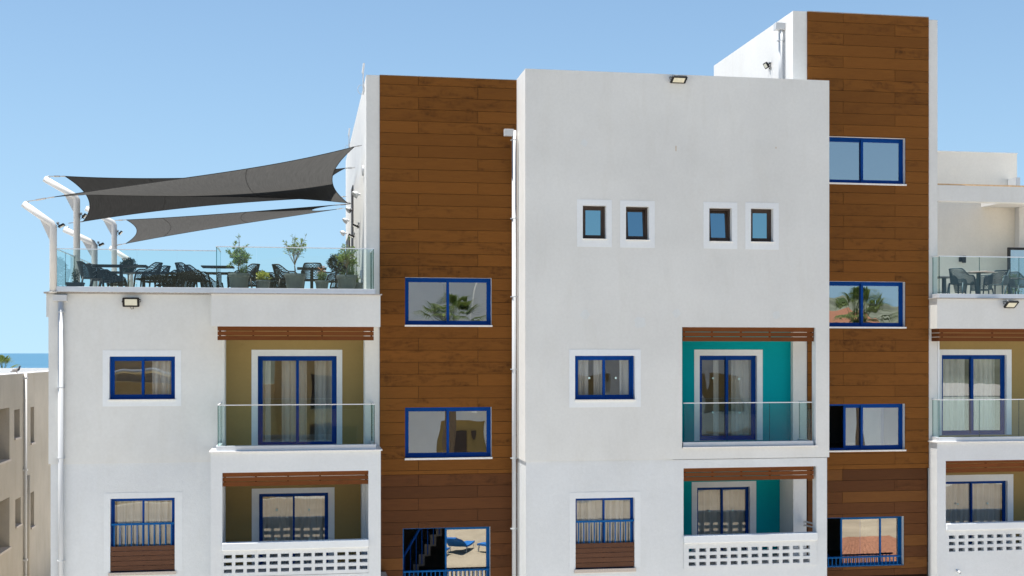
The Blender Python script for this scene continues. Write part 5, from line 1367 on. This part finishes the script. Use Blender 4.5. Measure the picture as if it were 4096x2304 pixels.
for (x0, x1, y, zb, zt_) in ((50, 56, -60, 10.6, 12.6), (66, 76, -90, 12.5, 15.0)):
    mb.box(x0, y-8, 0, x1, y, zb, 0)
    a = [(x0-.5, y+.5, zb), (x1+.5, y+.5, zb), (x1+.5, y-8.5, zb), (x0-.5, y-8.5, zb)]; r0, r1 = (x0+3, y-4, zt_), (x1-3, y-4, zt_)
    mb.quad(a[0], a[1], r1, r0, 1); mb.quad(a[2], a[3], r0, r1, 1); mb.face([mb.vert(q) for q in (a[1], a[2], r1)], 1); mb.face([mb.vert(q) for q in (a[3], a[0], r0)], 1)
mb.build('wall', ['side_white', 'terracotta'], t)
palm('palm before the tall white house across the street', 8.6, -9.0, 10.3, 5, R=2.3, nf=40)
palm('palm between the houses across the street', 36.5, -14, 11.0, 6, R=2.4, nf=40)
palm('second palm between the houses across the street', 31.5, -11, 9.0, 7, R=2.1, nf=36)
mb = MB(); rnd = random.Random(1)
nx, nyy = 40, 10
for j in range(nyy+1):
    for i in range(nx+1):
        x = -600 + 1800*i/nx; y = -250 - 700*j/nyy; mb.vert((x, y, -2 + 95*(j/nyy)**0.8*(0.6+0.4*math.sin(x*0.006+1)) + rnd.uniform(-4, 4)*(j > 0)))
for j in range(nyy):
    for i in range(nx): a = j*(nx+1)+i; mb.face((a, a+1, a+nx+2, a+nx+1))
paint('hill_scrub', (0.15, 0.16, 0.12), 0.95, 0.05, var=0.4, scale=0.05)
tag(mb.build('hills', 'hill_scrub', smooth=True), kind='structure')

# pool court in front of the hotel (only seen mirrored in the lowest windows)
stucco('court_stone', (0.34, 0.275, 0.20), 0.4, 30, 0.10, 0.5)
mb = MB(); mb.quad((-40, -13.5, 0.004), (60, -13.5, 0.004), (60, 15, 0.004), (-40, 15, 0.004)); tag(mb.build('pool_court', 'court_stone'), kind='structure')
rnd = random.Random(6)
def lounger(x, y, rz, label):
    t = thing('sun_lounger', label, 'sun lounger', (0, 0, 0), 'blue sun loungers in the court'); M = Matrix.Translation((x, y, 0)) @ Matrix.Rotation(rz, 4, 'Z')
    mb = MB(); mb.box(-0.32, -0.95, 0.28, 0.32, 0.35, 0.36); mb.xf(M); mb.build('seat', 'sun_blue', t)
    mb = MB(); mb.box(-0.32, 0, -0.04, 0.32, 0.75, 0.04); mb.xf(M @ Matrix.Translation((0, 0.36, 0.33)) @ Matrix.Rotation(RAD(38), 4, 'X')); mb.build('backrest', 'sun_blue', t)
    for a, b in ((-0.28, -0.85), (0.28, -0.85), (-0.28, 0.3), (0.28, 0.3)):
        mb = MB(); mb.tube([(a, b, 0.005), (a, b, 0.28)], 0.02, 6); mb.xf(M); mb.build('leg', 'white_metal', t)
for k, (x, y, a) in enumerate(((4.6, 9.5, 0.5), (6.0, 9.0, 0.4), (7.2, 7.2, 0.6), (3.4, 4.5, 2.0), (8.6, 8.5, -0.3))):
    lounger(x, y, a, ('blue sun lounger in the court, first of the row', 'blue sun lounger in the court, second of the row', 'blue sun lounger set apart in the court', 'blue sun lounger turned away in the court', 'blue sun lounger at the end of the row in the court')[k])
for x, y, lab in ((5.4, 6.2, 'closed blue parasol between the sun loungers'), (8.2, 10.2, 'closed blue parasol at the end of the loungers')):
    t = thing('parasol', lab, 'parasol', (x, y, 0)); mb = MB(); mb.tube([(x, y, 0.005), (x, y, 2.5)], 0.03, 8); mb.build('pole', 'white_metal', t)
    mb = MB(); mb.lathe([(0.06, 1.0), (0.20, 1.15), (0.12, 1.9), (0.04, 2.5)], (x, y, 0), 12); mb.build('canopy', 'sun_blue', t)
# low kiosk with a tiled hip roof close to the right tower
kx, ky = 20.0, 21.5
t = thing('tiled_kiosk', 'low white kiosk with a red tiled hip roof in front of the right tower', 'kiosk', (kx, ky, 0))
mb = MB(); mb.box(kx-2.6, ky-2.0, 0.0, kx+2.6, ky+2.0, 1.15); mb.build('wall', 'rough_white', t)
mb = MB(); ap0, ap1 = Vector((kx-0.8, ky, 2.35)), Vector((kx+0.8, ky, 2.35)); cs = [Vector((kx+a*2.9, ky+b*2.3, 1.15)) for a, b in ((-1, -1), (1, -1), (1, 1), (-1, 1))]
def slope(a, b, c, d, n):
    for k in range(n):
        t0 = (k+0.5)/n
        p, q = a.lerp(b, t0), d.lerp(c, t0); mb.tube([p, q], 0.12, 8)
    mb.quad(a, b, c, d)
slope(cs[0], cs[1], ap1, ap0, 22); slope(cs[1], cs[2], ap1, ap1, 18); slope(cs[2], cs[3], ap0, ap1, 22); slope(cs[3], cs[0], ap0, ap0, 18)
mb.build('roof', 'terracotta', t, smooth=True)
